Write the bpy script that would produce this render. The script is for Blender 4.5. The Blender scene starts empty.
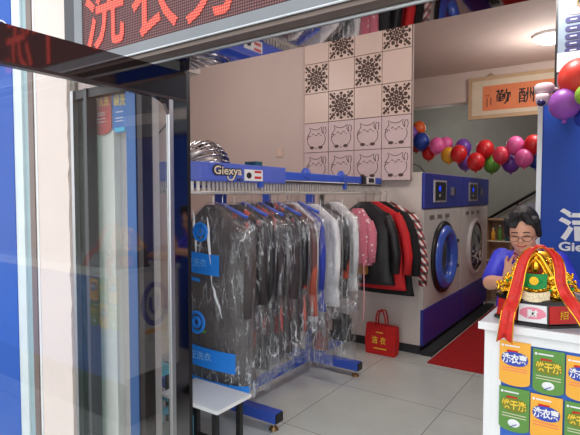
import bpy, math, random
from mathutils import Vector, Matrix, noise
from math import sin, cos, pi, radians
random.seed(7)
C = bpy.context.scene.collection
sc = bpy.context.scene
F = 490.0; CZ = 1.55; YAW = radians(34.75); PITCH = math.atan(22.5/490)
# ------------------------------------------------------------ camera
cd = bpy.data.cameras.new('camera'); cam = bpy.data.objects.new('camera', cd); C.objects.link(cam)
cd.sensor_width = 36; cd.lens = 36*F/580; cd.clip_start = .05
cam.location = (0, 0, CZ); cam.rotation_euler = (pi/2-PITCH, 0, YAW); sc.camera = cam
# ------------------------------------------------------------ world, sun, exposure
w = bpy.data.worlds.new('world'); sc.world = w; w.use_nodes = True
bg = w.node_tree.nodes['Background']; bg.inputs[0].default_value = (.93, .97, 1, 1); bg.inputs[1].default_value = 1.9
sc.view_settings.view_transform = 'Standard'; sc.view_settings.look = 'None'; sc.view_settings.gamma = 1
sc.view_settings.exposure = 0.0
def point_light(name, loc, power, col=(1, .98, .965)):
    l = bpy.data.lights.new(name, 'POINT'); l.energy = power; l.shadow_soft_size = .16; l.color = col
    o = bpy.data.objects.new(name, l); o.location = loc; C.objects.link(o)
for p, e in (((-3.4, 2.9, 2.95), 30), ((-.5, 3.0, 2.95), 50), ((-.74, 6.1, 2.85), 26), ((-2.6, 8.2, 2.7), 10)):  # one under the round lamp, the rest unseen fills added to brighten the interior
    point_light('lamp_and_fill_light', p, e)
# ------------------------------------------------------------ helpers
def L(c):
    return tuple((x/255/12.92 if x/255 <= .04045 else ((x/255+.055)/1.055)**2.4) for x in c)
class N:
    def __init__(s, name):
        s.m = bpy.data.materials.new(name); s.m.use_nodes = True; s.t = s.m.node_tree; s.b = s.t.nodes['Principled BSDF']; s.out = s.t.nodes['Material Output']
    def n(s, ty, **kw):
        a = s.t.nodes.new(ty)
        for k, v in kw.items(): setattr(a, k, v)
        return a
    def l(s, a, b): s.t.links.new(a, b)
    def coord(s, scale=(1, 1, 1), kind='Object'):
        tc = s.n('ShaderNodeTexCoord'); mp = s.n('ShaderNodeMapping'); mp.inputs['Scale'].default_value = scale
        s.l(tc.outputs[kind], mp.inputs[0]); return mp.outputs[0]
    def noise(s, scale, vec, detail=3):
        a = s.n('ShaderNodeTexNoise'); a.inputs['Scale'].default_value = scale; a.inputs['Detail'].default_value = detail
        s.l(vec, a.inputs['Vector']); return a.outputs['Fac']
    def ramp(s, fac, stops):
        r = s.n('ShaderNodeValToRGB'); e = r.color_ramp.elements
        while len(e) < len(stops): e.new(.5)
        for k, (p, c) in enumerate(stops): e[k].position = p; e[k].color = tuple(c)+(1,)
        s.l(fac, r.inputs[0]); return r.outputs[0]
    def bump(s, fac, strength, dist=.01):
        b = s.n('ShaderNodeBump'); b.inputs['Strength'].default_value = strength; b.inputs['Distance'].default_value = dist
        s.l(fac, b.inputs['Height']); s.l(b.outputs[0], s.b.inputs['Normal']); return b.outputs[0]
def mat(name, rgb, rough=.5, metal=0, var=.06, ns=6, bump=0, bs=40, em=0, stretch=(1, 1, 1), coat=0):
    k = N(name); c = L(rgb)
    v = k.coord(stretch)
    f = k.noise(ns, v)
    k.l(k.ramp(f, [(.3, [x*(1-var) for x in c]), (.7, [min(1, x*(1+var)) for x in c])]), k.b.inputs['Base Color'])
    k.b.inputs['Roughness'].default_value = rough; k.b.inputs['Metallic'].default_value = metal; k.b.inputs['Coat Weight'].default_value = coat
    if bump: k.bump(k.noise(bs, v), bump)
    if em:
        k.b.inputs['Emission Color'].default_value = c+(1,); k.b.inputs['Emission Strength'].default_value = em
    return k.m
def mat2(name, a, b, thr=.6, ns=6, rough=.6, stretch=(1, 1, .25), bump=.5):
    k = N(name); v = k.coord(stretch); f = k.noise(ns, v, 4)
    k.l(k.ramp(f, [(thr, L(a)), (thr+.03, L(b))]), k.b.inputs['Base Color'])
    k.b.inputs['Roughness'].default_value = rough; k.bump(k.noise(14, k.coord((1, 1, .3))), bump, .03); return k.m
def glass(name, refl, tint=(.94, .98, .97), rough=.01):
    k = N(name); k.t.nodes.remove(k.b)
    tr = k.n('ShaderNodeBsdfTransparent'); tr.inputs[0].default_value = tint+(1,)
    gl = k.n('ShaderNodeBsdfGlossy'); gl.inputs['Roughness'].default_value = rough
    lw = k.n('ShaderNodeLayerWeight'); lw.inputs[0].default_value = .5
    pw = k.n('ShaderNodeMath', operation='POWER'); pw.inputs[1].default_value = 5; k.l(lw.outputs['Facing'], pw.inputs[0])
    ma = k.n('ShaderNodeMath', operation='MULTIPLY_ADD'); ma.inputs[1].default_value = .7; ma.inputs[2].default_value = refl; ma.use_clamp = True; k.l(pw.outputs[0], ma.inputs[0])
    mx = k.n('ShaderNodeMixShader'); k.l(ma.outputs[0], mx.inputs[0]); k.l(tr.outputs[0], mx.inputs[1]); k.l(gl.outputs[0], mx.inputs[2])
    k.l(mx.outputs[0], k.out.inputs[0]); return k.m
class MB:
    def __init__(s): s.v = []; s.f = []; s.mi = []; s.cur = 0
    def add(s, vs, fs):
        o = len(s.v); s.v += [Vector(p) for p in vs]; s.f += [tuple(i+o for i in f) for f in fs]; s.mi += [s.cur]*len(fs); return s
    def box(s, x0, x1, y0, y1, z0, z1, rz=0, piv=None):
        vs = [(x, y, z) for x in (x0, x1) for y in (y0, y1) for z in (z0, z1)]
        if rz:
            p = Vector(piv or ((x0+x1)/2, (y0+y1)/2, 0)); R = Matrix.Rotation(rz, 3, 'Z'); vs = [R@(Vector(q)-p)+p for q in vs]
        return s.add(vs, [(0, 1, 3, 2), (4, 6, 7, 5), (0, 4, 5, 1), (2, 3, 7, 6), (0, 2, 6, 4), (1, 5, 7, 3)])
    def prism(s, pts, d):     # polygon pts (3d, planar) extruded by vector d
        d = Vector(d); n = len(pts); a = [Vector(p) for p in pts]
        return s.add(a+[p+d for p in a], [tuple(range(n))[::-1], tuple(range(n, 2*n))]+[(i, (i+1) % n, n+(i+1) % n, n+i) for i in range(n)])
    def loft(s, rings, cap=True, close=True):
        n = len(rings[0]); vs = [p for r in rings for p in r]; fs = []
        for j in range(len(rings)-1):
            for i in range(n if close else n-1):
                k = (i+1) % n; fs.append((j*n+i, j*n+k, (j+1)*n+k, (j+1)*n+i))
        if cap: fs += [tuple(range(n))[::-1], tuple(range((len(rings)-1)*n, len(rings)*n))]
        return s.add(vs, fs)
    def tube(s, pts, r, n=8, closed=False):
        pts = [Vector(p) for p in pts]; m = len(pts); rr = r if isinstance(r, (list, tuple)) else [r]*m; rings = []; up = None
        for i, p in enumerate(pts):
            a = pts[(i-1) % m] if (closed or i > 0) else p; b = pts[(i+1) % m] if (closed or i < m-1) else p
            t = (b-a).normalized()
            if up is None: up = Vector((0, 0, 1)) if abs(t.z) < .9 else Vector((1, 0, 0))
            x = (up - t*up.dot(t)).normalized(); up = x; y = t.cross(x)
            rings.append([p+(x*cos(2*pi*k/n)+y*sin(2*pi*k/n))*rr[i] for k in range(n)])
        if closed: rings.append(rings[0])
        return s.loft(rings, cap=not closed)
    def cyl(s, a, b, r, n=20, r2=None):
        a = Vector(a); b = Vector(b); return s.tube([a, b], [r, r if r2 is None else r2], n)
    def ell(s, c, r, n=16, m=10, R=None):
        c = Vector(c); r = (r,)*3 if isinstance(r, (int, float)) else r; rings = []
        if R is not None and R is globals().get('HR'): r = [q*HS for q in r]
        for j in range(m+1):
            ph = pi*min(max(j/m, .015), .985)
            ring = []
            for i in range(n):
                q = Vector((r[0]*sin(ph)*cos(2*pi*i/n), r[1]*sin(ph)*sin(2*pi*i/n), r[2]*cos(ph)))
                ring.append(c+(R@q if R else q))
            rings.append(ring)
        return s.loft(rings)
    def grid(s, fn, nu, nv, th=None):    # open sheet fn(u,v)
        vs = [fn(i/nu, j/nv) for j in range(nv+1) for i in range(nu+1)]
        return s.add(vs, [(j*(nu+1)+i, j*(nu+1)+i+1, (j+1)*(nu+1)+i+1, (j+1)*(nu+1)+i) for j in range(nv) for i in range(nu)])
    def build(s, name, mats, parent=None, smooth=False, loc=None, bevel=0, remesh=0, solid=0, cast=None):
        me = bpy.data.meshes.new(name)
        off = Vector((0, 0, 0)); p = parent
        while p is not None: off += p.location; p = p.parent
        if parent is None:
            xs = [q.x for q in s.v]; ys = [q.y for q in s.v]; zs = [q.z for q in s.v]
            loc = Vector(loc) if loc else Vector(((min(xs)+max(xs))/2, (min(ys)+max(ys))/2, min(zs)))
            off = loc
        me.from_pydata([q-off for q in s.v], [], s.f); me.update()
        mats = mats if isinstance(mats, (list, tuple)) else [mats]
        for m_ in mats: me.materials.append(m_)
        for pl, i in zip(me.polygons, s.mi): pl.material_index = i
        o = bpy.data.objects.new(name, me); C.objects.link(o)
        if parent is None: o.location = loc
        else: o.parent = parent
        if solid: md = o.modifiers.new('s', 'SOLIDIFY'); md.thickness = solid; md.offset = 0
        if bevel: md = o.modifiers.new('b', 'BEVEL'); md.width = bevel; md.segments = 2; md.limit_method = 'ANGLE'
        if remesh:
            md = o.modifiers.new('r', 'REMESH'); md.mode = 'VOXEL'; md.voxel_size = remesh; md.use_smooth_shade = True
            md = o.modifiers.new('sm', 'SMOOTH'); md.iterations = 4; md.factor = .5
            dg = bpy.context.evaluated_depsgraph_get(); dg.update()
            nm = bpy.data.meshes.new_from_object(o.evaluated_get(dg)); o.modifiers.clear(); nm.name = name
            o.data = nm
            if not nm.materials:
                for m_ in mats: nm.materials.append(m_)
            for pl in nm.polygons: pl.use_smooth = True
            return o
        if smooth:
            for pl in me.polygons: pl.use_smooth = True
        return o
def tag(o, label, cat, group=None):
    o['label'] = label; o['category'] = cat
    if group: o['group'] = group
    return o
def thing(name, loc, label, cat, group=None):
    o = bpy.data.objects.new(name, None); o.empty_display_size = .05; C.objects.link(o); o.location = loc; return tag(o, label, cat, group)
def struct(o): o['kind'] = 'structure'; return o
def B(*a, **k): return MB().box(*a, **k)
fx, fy, rx, ry = -sin(YAW), cos(YAW), cos(YAW), sin(YAW)
def at(u, v, Y):            # the point of a viewing ray at depth Y, used to read sizes off the photograph
    r = (u-290)/F; dx = fx+r*rx; dy = fy+r*ry; d = Y/dy
    return Vector((dx*d, Y, CZ+(195-v)/F*d))
def atx(u, v, X):
    r = (u-290)/F; dx = fx+r*rx; dy = fy+r*ry; d = X/dx
    return Vector((X, dy*d, CZ+(195-v)/F*d))
def text(s, m, parent, c, h, wd=None, rz=0, name='lettering', off=0, ext=.0008, shear=0):
    cu = bpy.data.curves.new('t', 'FONT'); cu.body = s; cu.extrude = 0; cu.offset = off; cu.resolution_u = 3
    to = bpy.data.objects.new('t', cu); C.objects.link(to)
    dg = bpy.context.evaluated_depsgraph_get(); dg.update()
    me = bpy.data.meshes.new_from_object(to.evaluated_get(dg)); bpy.data.objects.remove(to)
    xs = [v.co.x for v in me.vertices]; ys = [v.co.y for v in me.vertices]
    if not xs: return None
    k = h/(max(ys)-min(ys)); kx = wd/(max(xs)-min(xs)) if wd else k
    cx = (max(xs)+min(xs))/2; cy = (max(ys)+min(ys))/2; R = Matrix.Rotation(rz, 3, 'Z'); c = Vector(c)
    b = MB(); b.add([c+R@Vector(((v.co.x-cx)*kx+shear*(v.co.y-cy)*k, -ext, (v.co.y-cy)*k)) for v in me.vertices], [tuple(p.vertices) for p in me.polygons])
    bpy.data.meshes.remove(me)
    return b.build(name, m, parent)
def disc(b, c, rx_, rz_, y, n=24, r0=0):   # flat disc facing -Y as thin prism
    b.prism([(c[0]+rx_*cos(2*pi*i/n), y, c[2]+rz_*sin(2*pi*i/n)) for i in range(n)], (0, -.002, 0)); return b
# ------------------------------------------------------------ materials
WALL = mat('pinkish_plaster', (206, 188, 181), .85, var=.03, ns=1.5, bump=.08, bs=90)
WHITEP = mat('outer_plaster', (238, 222, 214), .85, var=.04, ns=2.5, bump=.15, bs=60)
CEM = mat('bare_cement', (150, 142, 134), .9, var=.2, ns=14, bump=.4)
CEIL = mat('ceiling_paint', (214, 192, 180), .8, var=.03)
GREYW = mat('grey_wall', (176, 180, 172), .85, var=.04)
BLACK = mat('black_metal', (22, 20, 22), .4); DARK = mat('dark_rubber', (45, 48, 50), .7)
BRONZE = N('bronze_mirror'); BRONZE.b.inputs['Base Color'].default_value = L((120, 100, 98))+(1,); BRONZE.b.inputs['Metallic'].default_value = 1; BRONZE.b.inputs['Roughness'].default_value = .06; BRONZE = BRONZE.m
MIRROR = N('polished_steel'); MIRROR.b.inputs['Base Color'].default_value = L((205, 200, 198))+(1,); MIRROR.b.inputs['Metallic'].default_value = 1; MIRROR.b.inputs['Roughness'].default_value = .035; MIRROR = MIRROR.m
CHROME = mat('chrome', (205, 205, 205), .15, 1, var=.05); STEEL = mat('brushed_aluminium', (190, 190, 192), .38, 1, var=.08, ns=30, stretch=(1, 1, .05))
SILVER = mat('silver_bead', (214, 218, 222), .3, .6)
BLUE = mat('machine_blue', (40, 52, 150), .35, var=.05); RBLUE = mat('rack_blue', (58, 92, 200), .35, var=.04)
HBLUE = mat('header_blue', (88, 108, 205), .4, var=.04)
MGREY = mat('machine_grey', (206, 203, 198), .4, 0, var=.05); MWHITE = mat('machine_white', (214, 204, 196), .5, var=.03)
WHITE = mat('white_laminate', (236, 236, 236), .4, var=.02); TOPW = mat('pale_grey_top', (196, 204, 212), .35, var=.03)
RED = mat('red_cloth', (205, 26, 24), .75, var=.12, ns=20, bump=.2); REDC = mat('red_carpet', (178, 20, 24), .95, var=.2, ns=60, bump=.5, bs=200)
GOLD = mat('gold_leaf', (255, 196, 60), .2, 1, var=.1, ns=30); YEL = mat('yellow_print', (245, 205, 60), .6)
CREAM = mat('cream', (228, 214, 190), .7); INK = mat('black_ink', (30, 24, 26), .7)
GL = glass('door_glass', .075, (.985, .99, .99)); GLW = glass('window_glass', .02, (.97, .98, .98)); GLD = glass('street_reflection_glass', .06, (.38, .5, .44))
def tilemat():
    k = N('polished_floor_tiles'); v = k.coord(); v.node.inputs['Location'].default_value = (.30, -.93, 0)
    br = k.n('ShaderNodeTexBrick'); br.offset = 0; br.inputs['Scale'].default_value = 1; br.inputs['Brick Width'].default_value = .82; br.inputs['Row Height'].default_value = .82
    br.inputs['Mortar Size'].default_value = .003; br.inputs['Color1'].default_value = L((206, 213, 208))+(1,); br.inputs['Color2'].default_value = L((212, 218, 213))+(1,); br.inputs['Mortar'].default_value = L((140, 140, 134))+(1,)
    k.l(v, br.inputs['Vector'])
    mx = k.n('ShaderNodeMix', data_type='RGBA', blend_type='MULTIPLY'); mx.inputs[0].default_value = .5
    k.l(br.outputs['Color'], mx.inputs[6]); k.l(k.ramp(k.noise(3, v, 6), [(.3, (.8, .8, .8)), (.7, (1, 1, 1))]), mx.inputs[7]); k.l(mx.outputs[2], k.b.inputs['Base Color'])
    k.b.inputs['Roughness'].default_value = .16
    return k.m
FLOOR = tilemat()
# ------------------------------------------------------------ setting
struct(B(-6, 2.6, 1.42, 9.4, -.1, 0).build('floor', FLOOR, loc=(-1.59, 2.55, 0)))
struct(B(-12, 12, -9, 1.42, -.12, -.005).build('ground', mat('pavement', (168, 164, 158), .8, var=.1)))
struct(B(-6, 2.6, 1.54, 9.4, 3.3, 3.4).build('ceiling', CEIL))
struct(B(-6.1, -6, 1.4, 9.4, 0, 3.4).build('wall_left', WALL)); struct(B(2.6, 2.7, 1.4, 9.4, 0, 3.4).build('wall_right', WALL))
struct(B(-6, 2.6, 9.3, 9.4, 0, 3.3).build('wall_back', GREYW))
wb = MB(); wb.box(-6, -2.75, 4.5, 4.53, 0, 3.3); wb.box(-2.75, -1.715, 4.5, 4.53, 1.69, 3.3)
struct(wb.build('wall_partition', WALL))
struct(B(-6, 2.6, 7.25, 7.5, 2.88, 3.3).build('trim_beam', CEIL))
# outer front wall: left piece with ragged plaster edge, the piece above the doors
struct(B(-6, -2.80, 1.5, 1.62, 0, 3.4).build('wall_front', WHITEP))
pl = MB(); n = 60; pts = [(-2.768, 1.5, 0)]
for i in range(n+1): pts.append((-2.465+noise.noise(Vector((0, 0, i*.7)))*.016, 1.5, i/n*3.2))
pts.append((-2.768, 1.5, 3.2)); pl.prism(pts, (0, -.02, 0)); struct(pl.build('trim_1', WHITEP))
struct(B(-2.815, -2.425, 1.5, 1.62, 0, 3.4).build('trim_2', CEM))
struct(B(-6, 2.6, 1.52, 1.64, 2.3, 3.4).build('trim_3', WALL))
# metal strips between plaster and blue panel
fr = thing('facade_edge_frame', (-2.94, 1.45, 0), 'white and grey metal edge strips between blue panel and plaster pillar', 'frame')
B(-3.02, -2.925, 1.475, 1.50, 0, 3.2).build('white_strip', mat('white_metal', (226, 236, 238), .35), fr)
B(-2.925, -2.865, 1.485, 1.50, 0, 3.2).build('grey_strip', mat('pale_blue_metal', (160, 184, 190), .35), fr)
B(-2.865, -2.81, 1.48, 1.50, 0, 3.2).build('brown_strip', mat('brown_metal', (124, 104, 98), .4), fr)
B(-2.81, -2.787, 1.485, 1.50, 0, 3.2).build('groove_strip', mat('taupe_metal', (176, 166, 158), .4), fr)
B(-2.787, -2.768, 1.476, 1.50, 0, 3.2).build('bright_strip', WHITE, fr)
# blue facade panel
bp = thing('billboard', (-3.8, 1.4, 0), 'glossy bright blue facade panel at the far left edge', 'panel')
B(-4.6, -3.02, 1.47, 1.499, 0, 3.2).build('board', mat('facade_blue', (0, 84, 184), .6, var=.05), bp)
MB().tube([(-3.6, 1.468, 2.63), (-3.35, 1.468, 2.64), (-3.2, 1.468, 2.62), (-3.1, 1.468, 2.585), (-3.03, 1.468, 2.54)], .004).build('white_line', WHITE, bp)
# ------------------------------------------------------------ header with mirror soffit
hd = thing('door_header', (-.6, 1.44, 2.09), 'polished metal header over the shop entrance with silver front bead', 'header')
B(-2.19, 1.6, 1.365, 1.52, 2.095, 2.42).build('box', BRONZE, hd)
B(-2.19, 1.6, 1.372, 1.518, 2.09, 2.0945).build('mirror_soffit', MIRROR, hd)
MB().cyl((-2.19, 1.362, 2.094), (1.6, 1.362, 2.094), .006, 10).build('silver_bead', SILVER, hd, smooth=True)
# ------------------------------------------------------------ LED sign
def ledmat(name, hot):
    k = N(name); v = k.coord((1, 1, 1)); S = 96
    sp = k.n('ShaderNodeSeparateXYZ'); k.l(v, sp.inputs[0]); outs = []
    for i in (0, 2):
        a = k.n('ShaderNodeMath', operation='MULTIPLY'); a.inputs[1].default_value = S*2*pi; k.l(sp.outputs[i], a.inputs[0])
        b = k.n('ShaderNodeMath', operation='SINE'); k.l(a.outputs[0], b.inputs[0]); outs.append(b.outputs[0])
    m = k.n('ShaderNodeMath', operation='ADD'); k.l(outs[0], m.inputs[0]); k.l(outs[1], m.inputs[1])
    if hot:
        k.l(k.ramp(m.outputs[0], [(.0, (.12, .012, .01)), (.7, (1.0, .11, .05))]), k.b.inputs['Emission Color']); k.b.inputs['Emission Strength'].default_value = 2.0
        k.b.inputs['Base Color'].default_value = (.2, .02, .02, 1)
    else:
        k.l(k.ramp(m.outputs[0], [(.35, L((62, 40, 42))), (.6, L((150, 92, 92)))]), k.b.inputs['Base Color'])
        k.b.inputs['Roughness'].default_value = .7
    return k.m
sg = thing('led_sign', (-.4, 1.33, 2.12), 'scrolling LED sign with red dotted Chinese characters above the entrance', 'sign')
B(-2.03, 1.5, 1.302, 1.31, 2.165, 2.62).build('display', ledmat('led_off', False), sg)
LS = mat('sign_frame_grey', (128, 130, 134), .35, .5)
fb = MB(); fb.box(-2.09, 1.6, 1.296, 1.362, 2.118, 2.165); fb.box(-2.09, -2.03, 1.296, 1.362, 2.165, 2.68); fb.box(-2.09, 1.6, 1.296, 1.362, 2.62, 2.68); fb.build('frame', LS, sg, bevel=.003)
B(-2.19, -2.09, 1.31, 1.362, 2.1, 3.2).build('end_casing', mat('dark_casing', (70, 70, 74), .4, .5), sg)
B(-2.09, 1.6, 1.31, 1.362, 2.165, 2.7).build('housing', BLACK, sg)
MB().cyl((-2.09, 1.292, 2.119), (1.6, 1.292, 2.119), .004, 8).build('lower_bead', SILVER, sg)
B(-2.09, 1.6, 1.3, 1.364, 2.1, 2.117).build('underside', mat('bronze_underside', (120, 104, 96), .45, .3), sg)
LED = ledmat('led_on', True)
for ch, x in (('洗', -1.87), ('衣', -1.55), ('务', -1.24), ('干', -.80), ('洗', -.53), ('店', -.18), ('服', .15)):
    text(ch, LED, sg, (x, 1.300, 2.345), .33, .27, off=.012, name='led_character')
# ------------------------------------------------------------ open glass door
dr = thing('glass_door', (-1.58, .9, 0), 'open glass entrance door with dark mirrored frame swung outwards', 'door')
GLOSS = N('glossy_dark_frame'); GLOSS.b.inputs['Base Color'].default_value = (.17, .14, .14)+(1,); GLOSS.b.inputs['Metallic'].default_value = 1; GLOSS.b.inputs['Roughness'].default_value = .05; GLOSS = GLOSS.m
STILE = N('dark_polished_stile'); STILE.b.inputs['Base Color'].default_value = (.2, .19, .19, 1); STILE.b.inputs['Metallic'].default_value = 1; STILE.b.inputs['Roughness'].default_value = .06; STILE = STILE.m
B(-1.582, -1.558, .25, 1.475, 1.952, 2.066).build('top_rail', GLOSS, dr)
B(-1.582, -1.558, .25, 1.475, .02, .2).build('bottom_rail', GLOSS, dr)
B(-1.582, -1.558, 1.400, 1.475, .2, 1.942).build('stile', STILE, dr, )
B(-1.582, -1.558, .25, .33, .2, 1.942).build('stile', STILE, dr)
B(-1.576, -1.557, 1.380, 1.400, .2, 1.942).build('edge_strip', STEEL, dr)
MB().prism([(-1.576, 1.380, 1.942), (-1.576, 1.380, 1.88), (-1.576, 1.36, 1.922), (-1.576, 1.31, 1.942)], (.017, 0, 0)).build('corner_bracket', GLOSS, dr)
B(-1.585, -1.555, .25, 1.475, 1.942, 1.952).build('glazing_bead', mat('bead_brown', (70, 58, 58), .3, .5), dr)
B(-1.572, -1.567, .33, 1.38, .2, 1.942).build('glass', GL, dr)
# ------------------------------------------------------------ front window left of the door
w1 = thing('window_1', (-2.0, 1.5, 0), '', ''); del w1['label']; del w1['category']; struct(w1)
B(-2.42, -1.62, 1.47, 1.53, .0, .12).build('sill', STEEL, w1)
B(-2.42, -2.395, 1.47, 1.53, .12, 2.09).build('window_frame', STEEL, w1)
B(-1.886, -1.845, 1.47, 1.53, .12, 2.09).build('dark_stile', mat('dark_brown_frame', (52, 42, 42), .25, .5), w1)
B(-1.952, -1.886, 1.465, 1.535, .12, 2.09).build('blue_stile', mat('film_blue', (60, 96, 150), .35, .3), w1)
B(-2.30, -2.275, 1.47, 1.53, .12, 2.09).build('mullion', mat('mullion_grey', (62, 64, 66), .4), w1)
B(-2.395, -2.30, 1.497, 1.503, .12, 2.09).build('reflection_tint_pane', GLD, w1)  # dark green tint stands in for the street reflected in this pane
B(-2.275, -1.952, 1.497, 1.503, .12, 2.09).build('glass', GLW, w1)
B(-1.845, -1.62, 1.497, 1.503, .12, 2.09).build('glass', GLW, w1)
B(-2.42, -1.6, 1.478, 1.518, 2.045, 2.09).build('head_bar', BLACK, w1); struct(B(-2.425, -1.6, 1.521, 1.6, 2.09, 2.3).build('trim_6', WALL))
B(-1.645, -1.605, 1.48, 1.54, 0, 2.09).build('jamb', BLACK, w1)
# white column behind the window + pennants
struct(B(-2.352, -2.18, 1.56, 1.6, 0, 3.3).build('trim_4', mat('column_white', (222, 222, 214), .8)))
struct(B(-2.20, -2.0, 1.60, 1.7, 0, 3.3).build('trim_5', mat('column_grey', (184, 176, 172), .8)))
def pennant(x, y, ztop, wd, ht, base, name, label, cat='pennant', group=None, rz=0, parent=None):
    t = thing(name, (x, y, ztop-ht), label, cat, group)
    b = MB(); pts = [(x-wd/2, y, ztop), (x-wd/2, y, ztop-ht*.89)]
    for i in range(9): a = pi+pi*i/8; pts.append((x+wd/2*cos(a), y, ztop-ht*.89+ht*.11*sin(a)))
    pts += [(x+wd/2, y, ztop)]
    b.prism(pts, (0, .002, 0)); b.build('sheet', base, t); return t
P_RED = mat('pennant_red', (196, 72, 66), .6); P_BLUE = mat('pennant_blue', (40, 110, 190), .6); P_OR = mat('pennant_orange', (244, 176, 62), .6); P_GR = mat('pennant_green', (96, 146, 66), .6)
P_CY = mat('pennant_cyan', (60, 190, 220), .6)
PINKT = mat('pink_print', (236, 120, 110), .6); BLUEP = mat('blue_print', (52, 74, 176), .6)
Yc = 1.55
c = at(103, 112, Yc); s = .0046
t = pennant(c.x, Yc, at(103, 80, Yc).z, .165, .29, P_RED, 'red_pennant', 'red hanging pennant behind the left window glass')
text('懒人洗', YEL, t, (c.x, Yc, at(103, 103, Yc).z), .05, .13, off=.02); text('2023', WHITE, t, (c.x, Yc-.001, at(103, 115, Yc).z), .018, .06)
for v in (120, 123): B(c.x-.035, c.x+.035, Yc-.002, Yc, at(103, v, Yc).z, at(103, v, Yc).z+.003).build('print_line', WHITE, t)
B(c.x-.035, c.x+.01, Yc-.002, Yc, at(103, 91, Yc).z, at(103, 91, Yc).z+.007).build('print_line', WHITE, t)
c = at(121, 108, Yc)
t = pennant(c.x, Yc, at(121, 84, Yc).z, .115, .25, P_BLUE, 'blue_pennant', 'blue hanging pennant with yellow characters behind the window glass')
text('袋洗', YEL, t, (c.x, Yc, at(121, 101, Yc).z), .06, .095, off=.02)
for v in (113, 119, 122): B(c.x-.03, c.x+.03, Yc-.002, Yc, at(121, v, Yc).z, at(121, v, Yc).z+.004).build('print_line', WHITE, t)
B(c.x-.04, c.x+.04, Yc-.002, Yc, at(121, 132, Yc).z, at(121, 128, Yc).z).build('cyan_band', P_CY, t)
# ------------------------------------------------------------ tile board
LINE = mat('tile_joint', (112, 88, 80), .7); TPLAIN = mat('tile_beige', (222, 198, 186), .4, var=.02); TCAT = mat('tile_pinkish', (214, 192, 192), .4, var=.02)
MOT = mat('lattice_brown', (78, 56, 48), .6); CATL = mat('cat_line', (88, 66, 64), .6)
x0, zb, tw, th = -2.915, 1.69, .30, .3125
tb = thing('tile_board', (-2.315, 4.49, 1.69), 'wall board of plain, lattice and lucky cat tiles behind the rack', 'wall panel')
B(x0, x0+4*tw, 4.485, 4.498, zb, 3.28).build('backing', LINE, tb)
def motif(parent, cx, cz):
    b = MB(); y = 4.4745; k = 1.0
    def leaf(r, a, lr, lt):
        px, pz = cx+r*cos(a), cz+r*sin(a); q = []
        for i in range(8):
            g = 2*pi*i/8; dx, dz = 1.28*lr*cos(g), 1.3*lt*sin(g)*(1-.35*cos(g)); q.append((px+dx*cos(a)-dz*sin(a), y, pz+dx*sin(a)+dz*cos(a)))
        b.prism(q, (0, -.002, 0))
    leaf(0, 0, .012, .012)
    for i in range(8):
        a = pi/8+i*pi/4; leaf(.034, a, .014, .0075); leaf(.066, a+pi/8, .018, .014); leaf(.072, a, .010, .006); leaf(.102, a, .016, .015)
        leaf(.100, a+pi/8, .010, .006); leaf(.126, a+pi/8, .011, .016)
    for sx in (-1, 1):
        for sz in (-1, 1):
            a = math.atan2(sz, sx); leaf(.155, a, .014, .012); leaf(.178, a, .009, .012); leaf(.15, a+.22, .011, .007); leaf(.15, a-.22, .011, .007)
    b.build('lattice_pattern', MOT, parent)
def cat(parent, cx, cz):
    b = MB(); y = 4.4745; k = .115
    def ln(pts, r=.0032): b.tube([(cx+p[0]*k, y, cz+p[1]*k) for p in pts], r, 5)
    body = [(1.0*cos(a), -.1+.86*sin(a)) for a in [radians(q) for q in range(-60, 250, 12)]]
    ln([(cos(radians(q))*.98, -.15+.82*sin(radians(q))) for q in range(-55, 28, 10)]); ln([(cos(radians(q))*.98, -.15+.82*sin(radians(q))) for q in range(150, 236, 10)])
    ln([(-.62, .62), (-.72, .98), (-.35, .78), (.0, .72), (.3, .78), (.62, .98), (.58, .62)]); ln([(-.62, .62), (-.86, .3)]); ln([(.58, .62), (.74, .36)])
    ln([(.78, .3), (.74, .7), (.84, .93), (1.0, .9), (1.06, .6), (.98, .26)])
    ln([(-.45, .28), (-.33, .4), (-.2, .28)]); ln([(.12, .3), (.25, .42), (.38, .3)]); ln([(-.12, .16), (0, .26), (.1, .16)]); ln([(.45, .18), (.6, .2)]); ln([(-.55, .15), (-.7, .18)])
    ln([(-1.0, .2), (-.82, .26), (-.74, .08), (-.92, -.02), (-1.0, -.12)]); ln([(-.1, -.98), (0, -1.0), (.1, -.98)])
    b.build('cat_outline', CATL, parent); f = MB()
    for sx in (-1, 1): f.prism([(cx+(sx*.46+.24*cos(g))*k, y, cz+(-.9+.14*sin(g))*k) for g in [2*pi*i/12 for i in range(12)]], (0, -.002, 0))
    f.build('cat_feet', CATL, parent)
for r in range(5):
    for q in range(4):
        a, z = x0+q*tw+.003, zb+r*th+.003; z1 = min(z+th-.006, 3.277)
        kind = 'lucky_cat_tile'
        if r >= 2: kind = 'lattice_tile' if (q % 2 == 1) == (r % 2 == 0) else 'plain_tile'
        o = B(a, a+tw-.006, 4.475, 4.485, z, z1).build(kind, TCAT if r < 2 else TPLAIN, tb, bevel=.002)
        if kind == 'lattice_tile' and z1-z > .3: motif(o, a+tw/2-.003, z+th/2-.003)
        if r < 2: cat(o, a+tw/2-.003, z+th/2-.003)
sw = thing('wall_switch', (-3.4, 4.495, 1.95), 'small pale switch plate on pink wall above the rack', 'switch'); c = at(280, 153, 4.495)
sw.location = c; B(c.x-.05, c.x+.05, 4.488, 4.5, c.z-.05, c.z+.05).build('plate', mat('switch_plate', (214, 188, 176), .5), sw, bevel=.003)
B(c.x-.02, c.x+.02, 4.483, 4.488, c.z-.03, c.z+.03).build('rocker', TPLAIN, sw)
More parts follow.
